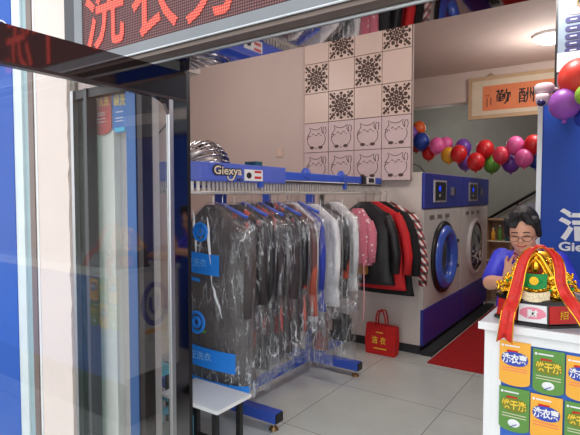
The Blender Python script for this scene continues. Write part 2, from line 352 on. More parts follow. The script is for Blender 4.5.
# ------------------------------------------------------------ washing machines
def washer(y0, y1, label, opened):
    X = -1.615; t = thing('washing_machine', (X-.55, (y0+y1)/2, 0), label, 'washing machine', 'dry cleaning machines along the wall'); yc = (y0+y1)/2-.03
    MB().box(X-1.1, X-.02, y0+.01, y1-.01, .09, 1.77).build('cabinet', MWHITE, t, bevel=.006)
    B(X-1.05, X-.03, y0+.03, y1-.01, 0, .09).build('plinth', DARK, t)
    B(X-.02, X, y0+.02, y1-.01, .44, 1.41).build('front_panel', MGREY, t, bevel=.004)
    B(X-.02, X+.01, y0+.01, y1-.01, .09, .44).build('kick_panel', BLUE, t, bevel=.004)
    B(X-.02, X+.012, y0+.005, y1-.005, 1.415, 1.765).build('control_box', BLUE, t, bevel=.01)
    B(X+.012, X+.022, yc-.36, yc+.04, 1.475, 1.70).build('display_bezel', mat('bezel_silver', (214, 208, 210), .3, .6), t, bevel=.006)
    d = B(X+.022, X+.026, yc-.32, yc+.0, 1.495, 1.68).build('screen', mat('black_screen', (16, 16, 24), .15), t)
    MB().cyl((X+.026, yc-.2, 1.615), (X+.029, yc-.2, 1.615), .03, 16).build('blue_indicator', mat('blue_lamp', (30, 60, 230), .4, em=.8), d)
    MB().cyl((X+.026, yc-.2, 1.545), (X+.028, yc-.2, 1.545), .014, 12).build('white_key', WHITE, d)
    k = B(X+.012, X+.03, yc+.20, yc+.30, 1.545, 1.635).build('switch_block', mat('switch_grey', (120, 120, 130), .4), t, bevel=.004)
    B(X+.012, X+.022, yc+.34, yc+.37, 1.56, 1.62).build('emergency_button', BLACK, t)
    for q in (-.36, -.12, .14):
        v = B(X, X+.004, yc+q-.07, yc+q+.07, 1.31, 1.35).build('vent_plate', mat('vent_grey', (140, 128, 120), .4, .3), t)
    zc = .90; r = .36
    def ring(R, rr, x, m, name, asp=1, smooth=True, par=t, yo=0):
        return MB().tube([(x, yc+yo+R*cos(2*pi*i/48), zc+R*sin(2*pi*i/48)) for i in range(48)], rr, 12, closed=True).build(name, m, par, smooth=smooth)
    if not opened:
        ring(.35, .03, X+.01, BLACK, 'door_seal')
        ring(.275, .062, X+.02, mat('door_ring_blue', (62, 98, 205), .25, var=.03, coat=.4), 'door_ring')
        MB().cyl((X+.0, yc, zc), (X+.02, yc, zc), .24, 40).build('porthole_glass', mat('porthole_dark', (38, 40, 58), .12, coat=1), t, smooth=False)
        for z in (zc-.14, zc+.14): B(X, X+.05, yc+.33, yc+.44, z-.018, z+.018).build('hinge', BLACK, t, bevel=.004)
    else:
        ring(.33, .03, X+.01, mat('white_ring', (214, 212, 210), .3), 'door_ring')
        ring(.29, .02, X+.012, BLACK, 'door_seal')
        g = MB().ell((X, yc, zc), (.07, .29, .29), 32, 16).build('drum_window', CHROME, t, smooth=True)
        b = MB()
        for q in range(7):
            a = random.uniform(-.2, .2); b.ell((X+.05, yc+a, zc+random.uniform(-.2, .15)), (.03, .05, .07), 10, 8)
        b.build('wet_laundry', mat2('laundry', (210, 205, 205), (40, 40, 60), .5, 9, stretch=(1, 1, 1)), t, smooth=True)
    return t
washer(4.55, 5.83, 'nearer large dryer with blue ringed closed round door beside white side', False)
washer(5.83, 7.12, 'farther large machine with white ringed round window full of laundry', True)
B(-1.63, -1.52, 4.57, 7.2, 0, .035).build('x', DARK).name = 'base_strip'
tag(bpy.data.objects['base_strip'], 'dark rubber strip on the floor along both big machines', 'floor strip')
cb = MB().tube([at(408, 172, 4.7)+Vector((0, .0, .0)), at(412, 164, 4.7), at(418, 166, 4.8), at(424, 172, 4.9)], .006, 6).build('power_cable', BLACK, smooth=True)
tag(cb, 'black cable arching over the top of the nearer machine', 'cable')
# carpet
cp = MB().grid(lambda u, v: (-1.50+u*1.6, 4.38+v*4.6, .006+.0), 2, 2).build('carpet', REDC, solid=.01, loc=(-.7, 6, .001))
tag(cp, 'long red carpet runner on the floor beside the machines', 'carpet')
# ------------------------------------------------------------ stairs at the back
st = thing('staircase', (-.6, 8.8, 0), 'grey staircase rising to the right behind the machines', 'staircase')
b = MB()
for i in range(15): b.box(-1.9+i*.26, -1.9+(i+1)*.26, 8.3, 9.25, i*.165, (i+1)*.165)
b.build('steps', GREYW, st)
hr = MB(); p0 = at(488, 219, 8.2); p1 = at(538, 190, 8.2); dd = p1-p0; hr.tube([p0-dd*.3, p0+dd*2.6], .022, 10); hr.build('handrail', BLACK, st, smooth=True)
hr = MB(); hr.tube([p0-dd*.3-Vector((0, 0, .06)), p0+dd*2.6-Vector((0, 0, .06))], .012, 8); hr.build('lower_rail', STEEL, st)
hb = MB()
for k in (-.2, .6, 1.4, 2.2):
    q = p0+dd*k; hb.cyl((q.x, q.y, max(0, q.z-.9)), q, .012, 8)
hb.build('balusters', BLACK, st)
tag(B(at(528, 0, 8.1).x, at(545, 0, 8.1).x, 8.0, 8.08, 0, at(530, 202, 8.05).z).build('storage_board', mat('pale_board', (170, 178, 190), .6)), 'pale board standing below the handrail behind the person', 'board')
# tan cabinet with bottles
cx0, cx1 = at(487, 0, 7.4).x, at(513, 0, 7.4).x; zt = at(500, 219, 7.35).z
ct = thing('display_cabinet', ((cx0+cx1)/2, 7.5, 0), 'tan display cabinet standing beyond the farther machine', 'cabinet')
b = MB(); b.box(cx0, cx0+.02, 7.36, 7.66, 0, zt); b.box(cx1-.02, cx1, 7.36, 7.66, 0, zt); b.box(cx0, cx1, 7.64, 7.66, 0, zt); b.box(cx0, cx1, 7.36, 7.66, zt-.02, zt); b.build('carcass', mat('tan_wood', (176, 142, 112), .6), ct)
for z in (.3, .62, .9): B(cx0+.02, cx1-.02, 7.37, 7.64, z-.015, z).build('shelf', CREAM, ct)
for k, (q, m_, h_) in enumerate(((.08, P_OR, .16), (.17, P_GR, .2), (.27, mat('teal', (40, 110, 120), .4), .24), (.34, BLUE, .2))):
    if cx0+q > cx1-.04: continue
    bx = cx0+q; o = thing('bottle', (bx, 7.45, .9), ('orange', 'green', 'teal', 'blue')[k]+' bottle on the top shelf of the tan cabinet', 'bottle', 'bottles in the tan cabinet')
    MB().tube([(bx, 7.45, .9), (bx, 7.45, .9+h_*.7), (bx, 7.45, .9+h_*.85), (bx, 7.45, .9+h_)], [.03, .03, .012, .012], 12).build('body', m_, o, smooth=True)
    MB().cyl((bx, 7.45, .9+h_), (bx, 7.45, .92+h_), .014, 10).build('cap', WHITE, o)
# scroll on the beam
sc_ = thing('calligraphy_scroll', (at(520, 100, 7.22).x, 7.22, at(520, 120, 7.22).z), 'framed orange calligraphy banner hung on the rear beam', 'calligraphy')
a = at(467, 81, 7.22); z1 = a.z; z0 = at(467, 121, 7.22).z; xr = a.x+2.3
B(a.x, xr, 7.2, 7.24, z0, z1).build('border', mat('scroll_tan', (196, 164, 128), .8), sc_)
B(a.x+.05, xr-.05, 7.195, 7.2, z0+.05, z1-.05).build('mount', mat('scroll_pale', (214, 196, 170), .8), sc_)
pz0, pz1 = at(482, 112, 7.2).z, at(482, 88, 7.2).z; px = at(481, 100, 7.2).x
B(px, xr-.2, 7.19, 7.195, pz0, pz1).build('paper', mat('scroll_orange', (222, 128, 84), .8), sc_)
for s_, u_, v_ in (('勤', 501, 97.5), ('酬', 524, 96)):
    q = at(u_, v_, 7.19); text(s_, INK, sc_, q, .2, .19, off=.01, name='brushed_character')
q = at(501, 97, 7.19)
for i, s_ in enumerate(('道', '天')): text(s_, INK, sc_, (q.x+.33*(i+2), 7.19, q.z+.01), .2, .19, off=.01, name='brushed_character')
q = at(487, 99, 7.19); text('甲辰', INK, sc_, (q.x-.02, 7.19, q.z+.03), .03, .06); B(q.x-.03, q.x-.02, 7.188, 7.19, q.z-.12, q.z+.0).build('signature_line', INK, sc_); B(q.x+.02, q.x+.03, 7.188, 7.19, q.z-.1, q.z+.0).build('signature_line', INK, sc_)
q = at(489, 79, 7.2); MB().prism([(q.x-.05, 7.21, z1), (q.x+.05, 7.21, z1), (q.x, 7.21, z1+.05)], (0, .02, 0)).build('hanging_tab', mat('tab_tan', (170, 140, 110), .7), sc_)
# ceiling lamps
def clamp(x, y, label):
    t = thing('ceiling_lamp', (x, y, 3.2), label, 'ceiling lamp', 'round ceiling lamps')
    MB().cyl((x, y, 3.3), (x, y, 3.27), .2, 32).build('base', WHITE, t)
    MB().ell((x, y, 3.265), (.185, .185, .055), 32, 12).build('diffuser', mat('lamp_diffuser', (244, 255, 246), .5, em=5), t, smooth=True)
clamp(-.74, 6.1, 'round white glowing ceiling lamp near the upper right sign')
# ------------------------------------------------------------ balloons
def balloon(p, r, rgb, label, group, sh=1.12):
    t = thing('balloon', p, label, 'balloon', group)
    m_ = mat('balloon_skin', rgb, .42, var=.04, coat=.12)
    MB().ell(p, (r, r, r*sh), 24, 16).build('skin', m_, t, smooth=True)
    MB().cyl((p[0], p[1], p[2]-r*sh*.96), (p[0], p[1], p[2]-r*sh-.02), .008, 8, .014).build('knot', m_, t)
RED_, PK, PU, BL, GR, OR, YE, CR = (206, 30, 36), (226, 96, 160), (110, 60, 160), (22, 60, 150), (90, 150, 50), (226, 96, 40), (220, 160, 40), (220, 60, 84)
gar = [(411, 134, 7, PU, 'purple', 6.75), (418, 129, 6.5, OR, 'orange', 6.8), (415.5, 146, 6, (150, 30, 40), 'dark red', 6.85), (420.5, 142, 8, BL, 'dark blue', 6.5), (428, 153.5, 6.5, RED_, 'red', 6.6),
       (436, 146, 7.5, PK, 'pink', 6.45), (445, 145, 7, PK, 'pink', 6.7), (448, 155.5, 7.5, YE, 'yellow', 6.5), (458, 154, 8, RED_, 'red', 6.35), (462, 148, 8, PU, 'purple', 6.65), (465, 162, 8, PU, 'purple', 6.75),
       (475, 162, 8.5, RED_, 'red', 6.3), (484, 149.5, 8.5, RED_, 'red', 6.4), (491, 164.5, 8, GR, 'green', 6.5), (500, 155.5, 8, CR, 'crimson', 6.2), (514, 146, 8.5, PK, 'pink', 6.25), (510, 163.5, 8.5, PU, 'purple', 6.45), (523, 158.5, 8.5, PK, 'pink', 6.15), (532, 145, 9, RED_, 'red', 6.2), (535, 160, 8, BL, 'dark blue', 6.4)]
for i, (u, v, r, c_, nm, Y) in enumerate(gar):
    p = at(u, v, Y); d = Y/(fy+(u-290)/F*ry)
    nb = ['hanging at the left start of the garland', 'highest one at the left start of the garland', 'tucked low behind the leftmost blue balloon', 'overlapping the garland beside the cat tiles', 'lowest one left of the yellow balloon', 'just right of the leftmost dark blue balloon', 'half behind and right of another pink one', 'the only yellow one above the nearer machine', 'just right of the yellow balloon', 'peeking above the red balloon beside yellow', 'low between the two middle red balloons', 'directly left of the green balloon', 'above and left of the green balloon', 'the only green one in the garland', 'just above and right of the green balloon', 'high one at the right of the garland', 'right of green and below the upper pink balloon', 'overlapping the blue partition side of the upper pink one', 'high one beside the blue partition edge', 'low one half hidden by the blue partition edge'][i]
    balloon(p, r*d/F, c_, nm+' balloon '+nb if False else '%s balloon, %s' % (nm, nb), 'balloons of the rear garland')
gs = MB().tube([at(405, 137, 6.6)]+[at(*q) for q in sorted((g_[0], g_[1], g_[5]) for g_ in gar)]+[at(545, 150, 6.3)], .006, 6).build('garland_string', BLACK, smooth=True)
tag(gs, 'dark string carrying the rear balloon garland', 'string')
for (u, v, r, c_, nm, Y) in ((575.5, 80, 19, (226, 62, 48), 'large red balloon at the right edge beside the security camera', 3.12), (562, 105, 14.5, (158, 82, 186), 'purple balloon just below the red one on the blue partition', 3.08), (583, 96, 10, (150, 200, 60), 'lime green balloon at the right edge below the red one', 2.95), (581, 118, 9, (30, 60, 170), 'blue balloon below the lime one at the right edge', 3.15)):
    p = at(u, v, Y); d = Y/(fy+(u-290)/F*ry); balloon(p, r*d/F, c_, nm, 'balloons on the blue partition', 1.05)
# ------------------------------------------------------------ blue partition, poster, security camera
pt = thing('blue_partition', (.4, 3.45, 0), 'deep blue partition board with white logo and steel edge post', 'partition')
xl = at(541, 150, 3.4).x
B(xl, 1.6, 3.4, 3.46, 0, 2.16).build('board', mat('partition_blue', (14, 68, 168), .55, var=.05), pt)
B(xl-.028, xl, 3.385, 3.47, 0, 2.16).build('edge_post', STEEL, pt)
q = at(561, 224, 3.398); text('洁希亚', WHITE, pt, (q.x+.33, 3.398, q.z), .2, .68, off=.03, shear=-.06)
q = at(560.5, 247.5, 3.398); text('Giexya', WHITE, pt, (q.x+.125, 3.398, q.z), .072, .26, off=.03)
ps = thing('price_board', (.4, 3.4, 2.2), 'pale blue grey board with dark rounded lines at the upper right', 'sign')
xp = at(553.5, 30, 3.38).x
B(xp, 1.4, 3.38, 3.42, 2.17, at(554, 3, 3.38).z).build('board', mat('board_grey', (128, 144, 160), .4, var=.05), ps)
B(xp-.012, xp, 3.375, 3.425, 2.17, at(554, 1, 3.38).z).build('side_edge', BLACK, ps)
B(xp, 1.4, 3.372, 3.38, at(554, 74, 3.38).z, at(554, 56, 3.38).z).build('white_band', WHITE, ps)
NAVY = mat('navy_print', (52, 52, 104), .5)
for v in (24, 32.5, 40, 47, 53.5):
    q = at(560, v, 3.378); h = .017; b = MB(); pts = []
    for i in range(9): g = pi/2+pi*i/8; pts.append((q.x+.02+h*cos(g), 3.379, q.z+h*sin(g)))
    pts += [(q.x+.45, 3.379, q.z-h), (q.x+.45, 3.379, q.z+h)]; b.prism(pts, (0, -.003, 0)); b.build('rounded_line', NAVY, ps)
    for k in range(3): B(q.x+.03+k*.055, q.x+.065+k*.055, 3.374, 3.376, q.z-.003, q.z+.004).build('small_print', TOPW, ps)
q = at(578, 11, 3.378); MB().ell((q.x-.03, 3.378, q.z-.01), (.05, .004, .022), 16, 8).build('pink_badge', mat('badge_pink', (220, 180, 184), .6), ps); MB().tube([(q.x+.03*cos(i/12*2*pi), 3.374, q.z+.035+.03*sin(i/12*2*pi)) for i in range(12)], .006, 6, closed=True).build('brown_emblem', mat('emblem_brown', (140, 110, 70), .6), ps)
cc = at(541.5, 91, 3.25); cv = thing('security_camera', cc, 'white dome security camera on a bracket beside the balloons', 'security camera'); d = 3.0/F
PW = mat('camera_white', (226, 208, 214), .35)
MB().tube([cc+Vector((0, 0, z)) for z in (-.03, -.015, .02, .034, .038)], [.03, .052, .055, .042, .0], 24).build('housing', PW, cv, smooth=True)
MB().tube([cc+Vector((-.004, -.02, z)) for z in (-.095, -.085, -.05, -.03)], [.02, .035, .04, .038], 20).build('lens_barrel', PW, cv, smooth=True)
MB().ell(cc+Vector((-.008, -.045, -.082)), (.024, .02, .02), 16, 10).build('lens', mat('lens', (40, 36, 90), .1), cv, smooth=True)
MB().tube([cc+Vector((.05, 0, .0)), cc+Vector((.08, .06, .0)), cc+Vector((.09, .13, .0))], .01, 10).build('bracket', PW, cv, smooth=True)
MB().box(cc.x+.05, cc.x+.11, 3.3, 3.40, cc.z-.05, cc.z+.02).build('mount', BLACK, cv)
# ------------------------------------------------------------ counter
xL, yF, yB, HT = -.452, 1.985, 2.42, 1.06
ctn = thing('reception_counter', (.3, 2.2, 0), 'white reception counter with blue front covered in pennants', 'counter')
b = MB(); b.box(xL, xL+.03, yF, yB, .34, HT-.03); b.box(xL+.03, xL+.062, yF, yF+.02, .3, HT-.07); b.box(xL+.03, 1.4, yB-.02, yB, .3, HT-.03); b.box(xL+.03, 1.4, yF, yF+.02, HT-.07, HT-.03); b.build('carcass', WHITE, ctn)
B(xL+.062, 1.4, yF+.004, yF+.02, .3, HT-.07).build('front_board', mat('counter_blue', (52, 104, 196), .45, var=.05), ctn)
B(xL+.03, 1.38, yF+.03, yB-.03, 0, .34).build('base', DARK, ctn)
B(xL-.018, 1.42, yF-.015, yB+.01, HT-.03, HT).build('worktop', TOPW, ctn, bevel=.003)
B(xL-.02, 1.42, yF-.022, yF-.015, HT-.028, HT).build('edge_strip', WHITE, ctn)
B(xL, xL+.03, yF-.002, yF+.004, .3, HT-.03).build('front_edge', WHITE, ctn)
lg = MB().tube([(xL-.004, 2.23+.10*cos(2*pi*i/40), .80+.135*sin(2*pi*i/40)) for i in range(40)], .018, 8, closed=True); lo = lg.build('round_logo', BLUEP, ctn)
MB().tube([(xL-.004, 2.25, .87), (xL-.004, 2.25, .78), (xL-.004, 2.22, .73), (xL-.004, 2.19, .77), (xL-.004, 2.19, .85)], .012, 6).build('logo_stroke', BLUEP, lo)
B(xL-.004, xL, 2.15, 2.32, .60, .63).build('orange_print', P_OR, lo)
def counter_pennant(u0, u1, v0, v1, col, chars, label):
    Y = yF-.006; a = at(u0, v0, Y); e = at(u1, v0+(u1-u0)*.19, Y); z1 = a.z; z0 = at(u0, v1, Y).z; x, wd, ht = (a.x+e.x)/2, e.x-a.x, z1-z0
    t = pennant(x, Y, z1, wd, ht, P_OR if col == 'o' else P_GR, 'counter_pennant', label, 'pennant', 'orange and green pennants on the counter front')
    text(chars, WHITE if col == 'o' else YEL, t, (x, Y-.003, z1-ht*.38), ht*.22, wd*.8, off=.035)
    bk = MB(); bk.prism([(x+wd*.43*cos(2*pi*i/16), Y-.0005, z1-ht*.39+ht*.16*math.copysign(abs(sin(2*pi*i/16))**.7, sin(2*pi*i/16))) for i in range(16)], (0, -.002, 0)); bk.build('lettering_backing', BLUEP if col == 'o' else mat('moss', (120, 128, 40), .6), t)  # printed patch behind the characters
    B(x-wd*.25, x+wd*.1, Y-.002, Y, z1-ht*.245, z1-ht*.2).build('red_tab', RED, t)
    B(x-wd*.33, x+wd*.15, Y-.002, Y, z1-ht*.12, z1-ht*.09).build('header_print', WHITE, t)
    MB().cyl((x-wd*.4, Y, z1-ht*.105), (x-wd*.4, Y-.002, z1-ht*.105), wd*.045, 12).build('header_dot', WHITE, t)
    for k in (.60, .66): B(x-wd*.4, x+wd*.4, Y-.0015, Y, z1-ht*k-.0012, z1-ht*k+.0012).build('small_print', PINKT if col == 'o' else CREAM, t)
    if col == 'g':
        MB().ell((x, Y-.001, z1-ht*.80), (wd*.2, .002, ht*.09), 20, 8).build('white_cloud', WHITE, t); MB().tube([(x-wd*.1, Y-.004, z1-ht*.89), (x, Y-.004, z1-ht*.84), (x+wd*.1, Y-.004, z1-ht*.81)], .0015, 5).build('smile_mark', BLUEP, t)
counter_pennant(502.5, 534, 341, 386, 'o', '洗衣惠', 'orange pennant at the top left of the counter front')
counter_pennant(536.5, 569, 350, 395, 'g', '烘干洗', 'green pennant in the upper row, right of the top left orange one')
counter_pennant(570.5, 604, 357, 402, 'o', '洗衣惠', 'orange pennant cut off at the right edge, upper row')
counter_pennant(503, 534, 388, 433, 'g', '烘干洗', 'green pennant in the lower row at the left corner of the counter')
counter_pennant(535, 568, 396, 443, 'o', '洗衣惠', 'orange pennant in the middle of the lower row')
counter_pennant(570, 603, 404, 450, 'g', '烘干洗', 'green pennant cut off at the right edge, lower row')
# ------------------------------------------------------------ golden statue
sx, sy = -.288, 2.135
gt = thing('treasure_ornament', (sx, sy, HT), 'golden treasure mound ornament on black and red base on the counter', 'ornament')
def octo(k, z): return [(sx+a*k, sy+b_*k, z) for a, b_ in ((-.056, -.14), (.056, -.14), (.15, -.06), (.15, .07), (.056, .13), (-.056, .13), (-.15, .07), (-.15, -.06))]
MB().loft([octo(1, HT), octo(1, HT+.01), octo(.94, HT+.013), octo(.90, HT+.083), octo(.97, HT+.087), octo(.97, HT+.098), octo(.86, HT+.106)]).build('base', mat('black_lacquer', (18, 14, 14), .15, coat=.6), gt)
def plaque(i, j, m_, txt, tm, k):
    a0, a1 = Vector(octo(.94, HT+.016)[i]), Vector(octo(.94, HT+.016)[j]); b0, b1 = Vector(octo(.904, HT+.080)[i]), Vector(octo(.904, HT+.080)[j])
    dx = (a1-a0).normalized(); nn = dx.cross(Vector((0, 0, 1))); q = [a0+dx*.004, a1-dx*.004, b1-dx*.004, b0+dx*.004]; o = MB().prism([p+nn*.0005 for p in q], nn*.003).build('plaque', m_, gt)
    c = (a0+a1+b0+b1)/4+nn*.008; rz = math.atan2(dx.y, dx.x)
    return o, c, rz, nn
o, c, rz, nn = plaque(0, 1, WHITE, '', None, 0)
MB().ell(c-nn*.004, (.046, .0025, .024), 8, 8).build('pink_lozenge', mat('lozenge_pink', (236, 140, 160), .6), o); text('财', WHITE, o, c, .034, .038, name='plaque_character', off=.03)
RP = mat('plaque_red', (200, 34, 30), .4)
o, c, rz, nn = plaque(1, 2, RP, '', None, 0); text('招', GOLD, o, c, .03, .034, rz=rz, name='plaque_character', off=.01)
o, c, rz, nn = plaque(7, 0, RP, '', None, 0); text('宝', GOLD, o, c, .03, .034, rz=rz, name='plaque_character', off=.01)
g = MB(); zb_ = HT+.10; random.seed(3)
g.loft([[(sx+r*1.25*cos(2*pi*i/20), sy+r*.85*sin(2*pi*i/20), z) for i in range(20)] for r, z in ((.105, zb_), (.09, zb_+.04), (.07, zb_+.08), (.055, zb_+.14), (.03, zb_+.17))])
def ingot(p, s, a):
    R = Matrix.Rotation(a, 3, 'Z'); p = Vector(p); g.ell(p, (s, s*.6, s*.35), 12, 8, R); g.ell(p+Vector((0, 0, s*.3)), (s*.45, s*.4, s*.45), 10, 6, R)
    for k in (-1, 1): g.ell(p+R@Vector((k*s*.85, 0, s*.3)), (s*.28, s*.45, s*.32), 8, 6, R)
for k in range(95):
    a = random.uniform(0, 2*pi); h = random.random()**1.3; r = .115*(1-h*.62); ingot((sx+r*1.28*cos(a), sy+r*.9*sin(a), zb_+.012+h*.125), random.uniform(.014, .024), random.uniform(0, 3))
g.build('gold_mound', GOLD, gt, smooth=True)
ya = sy-.085
def arch(z0, hw, hh, r, name, m_, y=ya, n=14):
    return MB().tube([(sx+hw*math.copysign(abs(cos(pi*i/n))**.8, cos(pi*i/n)), y, z0+hh*(1-abs(cos(pi*i/n))**1.1)) for i in range(n+1)], r, 8).build(name, m_, gt, smooth=True)
zz = at(541, 275, ya).z
MB().prism([(sx-.042, ya+.02, zz-.005), (sx+.042, ya+.02, zz-.005), (sx+.038, ya+.02, zz+.03), (sx, ya+.02, zz+.075), (sx-.038, ya+.02, zz+.03)], (0, .03, 0)).build('red_shrine', mat('shrine_red', (190, 40, 26), .4), gt)
arch(zz-.003, .055, .088, .009, 'gold_arch', GOLD); arch(zz-.003, .04, .066, .005, 'gold_arch', GOLD, ya-.004)
MB().ell((sx-.002, ya+.005, zz+.03), (.017, .014, .026), 12, 10).build('gold_figure', GOLD, gt, smooth=True); MB().ell((sx-.002, ya+.003, zz+.062), .012, 12, 10).build('gold_figure_head', GOLD, gt, smooth=True)
zg1, zg0 = at(541, 273, ya).z, at(541, 288, ya).z
MB().grid(lambda u, v: (sx+(u-.5)*.088*(1-.08*v), ya-.018-.006*cos((u-.5)*pi), zg1+(zg0-zg1)*v-.004*sin(u*pi)), 10, 4).build('green_banner', mat('banner_green', (20, 150, 70), .5), gt, solid=.004)
MB().cyl((sx, ya-.024, (zg0+zg1)/2), (sx, ya-.032, (zg0+zg1)/2), .016, 20).build('gold_coin', GOLD, gt)
zs = at(541, 294, ya).z
MB().grid(lambda u, v: (sx+(u-.5)*.108, ya-.035-.02*cos((u-.5)*pi), zs+(v-.5)*.034-.008*cos((u-.5)*pi)), 12, 3).build('cream_scroll', mat('cream_scroll', (236, 214, 176), .5, var=.25, ns=120), gt, solid=.005)
GEM = mat('gem_green', (30, 160, 70), .2)
for k in range(10):
    a = pi*1.05+k/9*pi*.9; MB().ell((sx+.118*cos(a), sy+.112*sin(a), zb_+.034+.016*(k % 3)), (.008, .006, .006), 8, 6).build('green_gem', GEM, gt, smooth=True)
# red ribbon draped over it
RIB = mat('ribbon_red', (218, 44, 34), .45, var=.15, ns=40, bump=.4, bs=60)
rb = thing('red_ribbon', (sx, ya, HT), 'red satin ribbon with gold edges draped over the golden ornament', 'ribbon')
def ribbon(pts, wid, name, tail=True):
    n = len(pts)-1
    def P(t):
        t *= n; i = min(int(t), n-1); f = t-i; p = [pts[max(0, min(n, i+k))] for k in (-1, 0, 1, 2)]
        p = [(Vector(q[0]), q[1]) for q in p]
        cr = lambda a, b, c_, d_: .5*((2*b)+(c_-a)*f+(2*a-5*b+4*c_-d_)*f*f+(3*b-a-3*c_+d_)*f**3)
        return cr(*[q[0] for q in p]), cr(*[q[1] for q in p])
    m = 40
    def S(u, v, off=0):
        c_, w_ = P(v); side = Vector((.97, -.1, 0))
        f = sin(u*pi*3+v*5)*.004
        notch = (1-abs(u-.5)*2)*.022 if (tail and v > .97) else 0
        return c_+side*(u-.5)*w_+Vector((0, f-.0-off, notch))
    o = MB().grid(lambda u, v: S(u, v), 10, m).build(name, RIB, rb, solid=.002, smooth=True)
    for e in (0.04, .96): MB().tube([S(e, k/m, .003) for k in range(m+1)], .0018, 5).build('gold_edge', GOLD, o)
def A(u, v, Y, wpx): p = at(u, v, Y); return (p, wpx*Y/(fy+(u-290)/F*ry)/F)
ribbon([A(541, 248, 2.06, 6), A(534, 248.5, 2.04, 9), A(526.5, 257, 2.02, 11), A(522, 270, 2.0, 12), A(519, 285, 1.99, 13), A(515.5, 300, 1.985, 14), A(511, 312, 1.945, 14), A(509, 325, 1.935, 14), A(507, 345, 1.945, 16)], 0, 'left_fall')
ribbon([A(541, 248, 2.06, 6), A(548, 248.5, 2.04, 9), A(557, 257, 2.02, 11), A(561.5, 270, 2.0, 12), A(563, 283, 1.99, 12), A(569, 296, 1.985, 15), A(579, 309, 1.95, 17), A(590, 322, 1.945, 20), A(604, 345, 1.95, 20)], 0, 'right_fall')
MB().ell(at(541, 247, 2.06), (.022, .014, .009), 16, 10).build('knot', RIB, rb, smooth=True)
# ------------------------------------------------------------ garment rack (conveyor loop)
def loop(z):
    p = [(-2.0, 4.45), (-2.0, 3.9), (-2.0, 3.3), (-2.0, 2.83)]
    p += [(-2.0, 2.5), (-2.0, 2.2)]
    for i in range(9): a = i/8*pi/2; p.append((-2.2+.2*cos(a), 2.1-.2*sin(a)))
    p += [(-2.5, 1.9), (-2.8, 1.9)]
    for i in range(9): a = pi/2+i/8*pi/2; p.append((-2.9+.2*cos(a), 2.1-.2*sin(a)))
    p += [(-3.1, 3), (-3.1, 4.3)]
    return [Vector((x, y, z)) for x, y in p]
def band(pts, z0, z1, thk, name, m_, parent):
    rings = []
    for i, p in enumerate(pts):
        a = pts[max(0, i-1)]; b_ = pts[min(len(pts)-1, i+1)]; t = (b_-a); t.z = 0; t.normalize(); nn = Vector((-t.y, t.x, 0))*thk
        rings.append([(p.x, p.y, z0), (p.x+nn.x, p.y+nn.y, z0), (p.x+nn.x, p.y+nn.y, z1), (p.x, p.y, z1)])
    return MB().loft(rings).build(name, m_, parent, bevel=.004)
rk = thing('garment_rack', (-2.4, 3.2, 0), 'blue conveyor garment rack with logo header holding the bagged clothes', 'garment rack')
lp = loop(0)
band(lp[:4], 1.655, 1.715, -.03, 'narrow_header', RBLUE, rk); band(lp[3:], 1.63, 1.742, -.03, 'header_band', HBLUE, rk)
band([p+Vector((-.0, 0, 0)) for p in lp[:4]], 1.643, 1.655, -.035, 'header_lip', STEEL, rk)
sl = MB(); prev = None; acc = 0
for i in range(len(lp)-1):
    a, b_ = lp[i], lp[i+1]; dl = (b_-a).length; nst = max(1, int(round(dl/.034))); t = (b_-a).normalized(); nn = Vector((t.y, -t.x, 0))
    for k in range(nst):
        p = a+(b_-a)*((k+.5)/nst)+nn*.02; s_ = t*.010; e = nn*.004
        sl.prism([p-s_-e+Vector((0, 0, 1.572)), p+s_-e+Vector((0, 0, 1.572)), p+s_+e+Vector((0, 0, 1.572)), p-s_+e+Vector((0, 0, 1.572))], (0, 0, .07))
sl.build('hook_slots', mat('slot_metal', (205, 200, 194), .4, .4), rk)
band([p for p in lp], 1.555, 1.574, -.03, 'slot_rail', mat('rail_white', (190, 186, 180), .4, .3), rk); band([p for p in lp], 1.636, 1.645, -.03, 'upper_rail', DARK, rk)
for x in (-2.36, -2.85):
    for y in (2.55, 3.72): MB().box(x-.035, x+.035, y-.025, y+.025, .07, 1.66).build('post', RBLUE, rk, bevel=.004)
for y in (2.55, 3.72):
    MB().box(-3.2, -1.86, y-.04, y+.04, .055, .125).build('foot_beam', RBLUE, rk, bevel=.004); MB().box(-3.1, -2.0, y-.02, y+.02, 1.6, 1.66).build('cross_beam', RBLUE, rk)
    B(-1.862, -1.85, y-.036, y+.036, .06, .12).build('end_cap', BLACK, rk)
    for x in (-1.9, -3.1):
        MB().tube([(x, y, .055), (x, y, .02)], [.008, .008], 10).build('levelling_screw', CHROME, rk); MB().cyl((x, y, .02), (x, y, 0), .022, 16, .035).build('levelling_foot', mat('brass_foot', (150, 120, 80), .3, .8), rk)
B(-2.39, -2.33, 2.55, 4.3, .06, .12).build('long_beam', RBLUE, rk, bevel=.004)
for y in (2.47, 3.0, 3.25, 3.6): pass
for (u, v) in ((307, 172), (342, 174.5)):
    p = atx(u, v, -2.0); MB().ell((p.x-.01, p.y, 1.705), (.03, .055, .05), 16, 10).build('roller_cap', RBLUE, rk, smooth=True)
p = atx(370, 180, -1.99); o = B(-2.0, -1.985, p.y-.1, p.y+.1, 1.655, 1.715).build('control_label', WHITE, rk); B(-1.985, -1.983, p.y-.04, p.y+.07, 1.665, 1.705).build('label_window', BLACK, o); B(-2.01, -1.98, p.y-.16, p.y-.1, 1.65, 1.72).build('black_clip', BLACK, rk)
text('Giexya', INK, rk, (-1.996, 2.222, 1.690), .082, .268, rz=pi/2, name='header_logo', off=.075); text('Giexya', CREAM, rk, (-1.993, 2.222, 1.690), .066, .248, rz=pi/2, name='header_logo_face', off=.018)
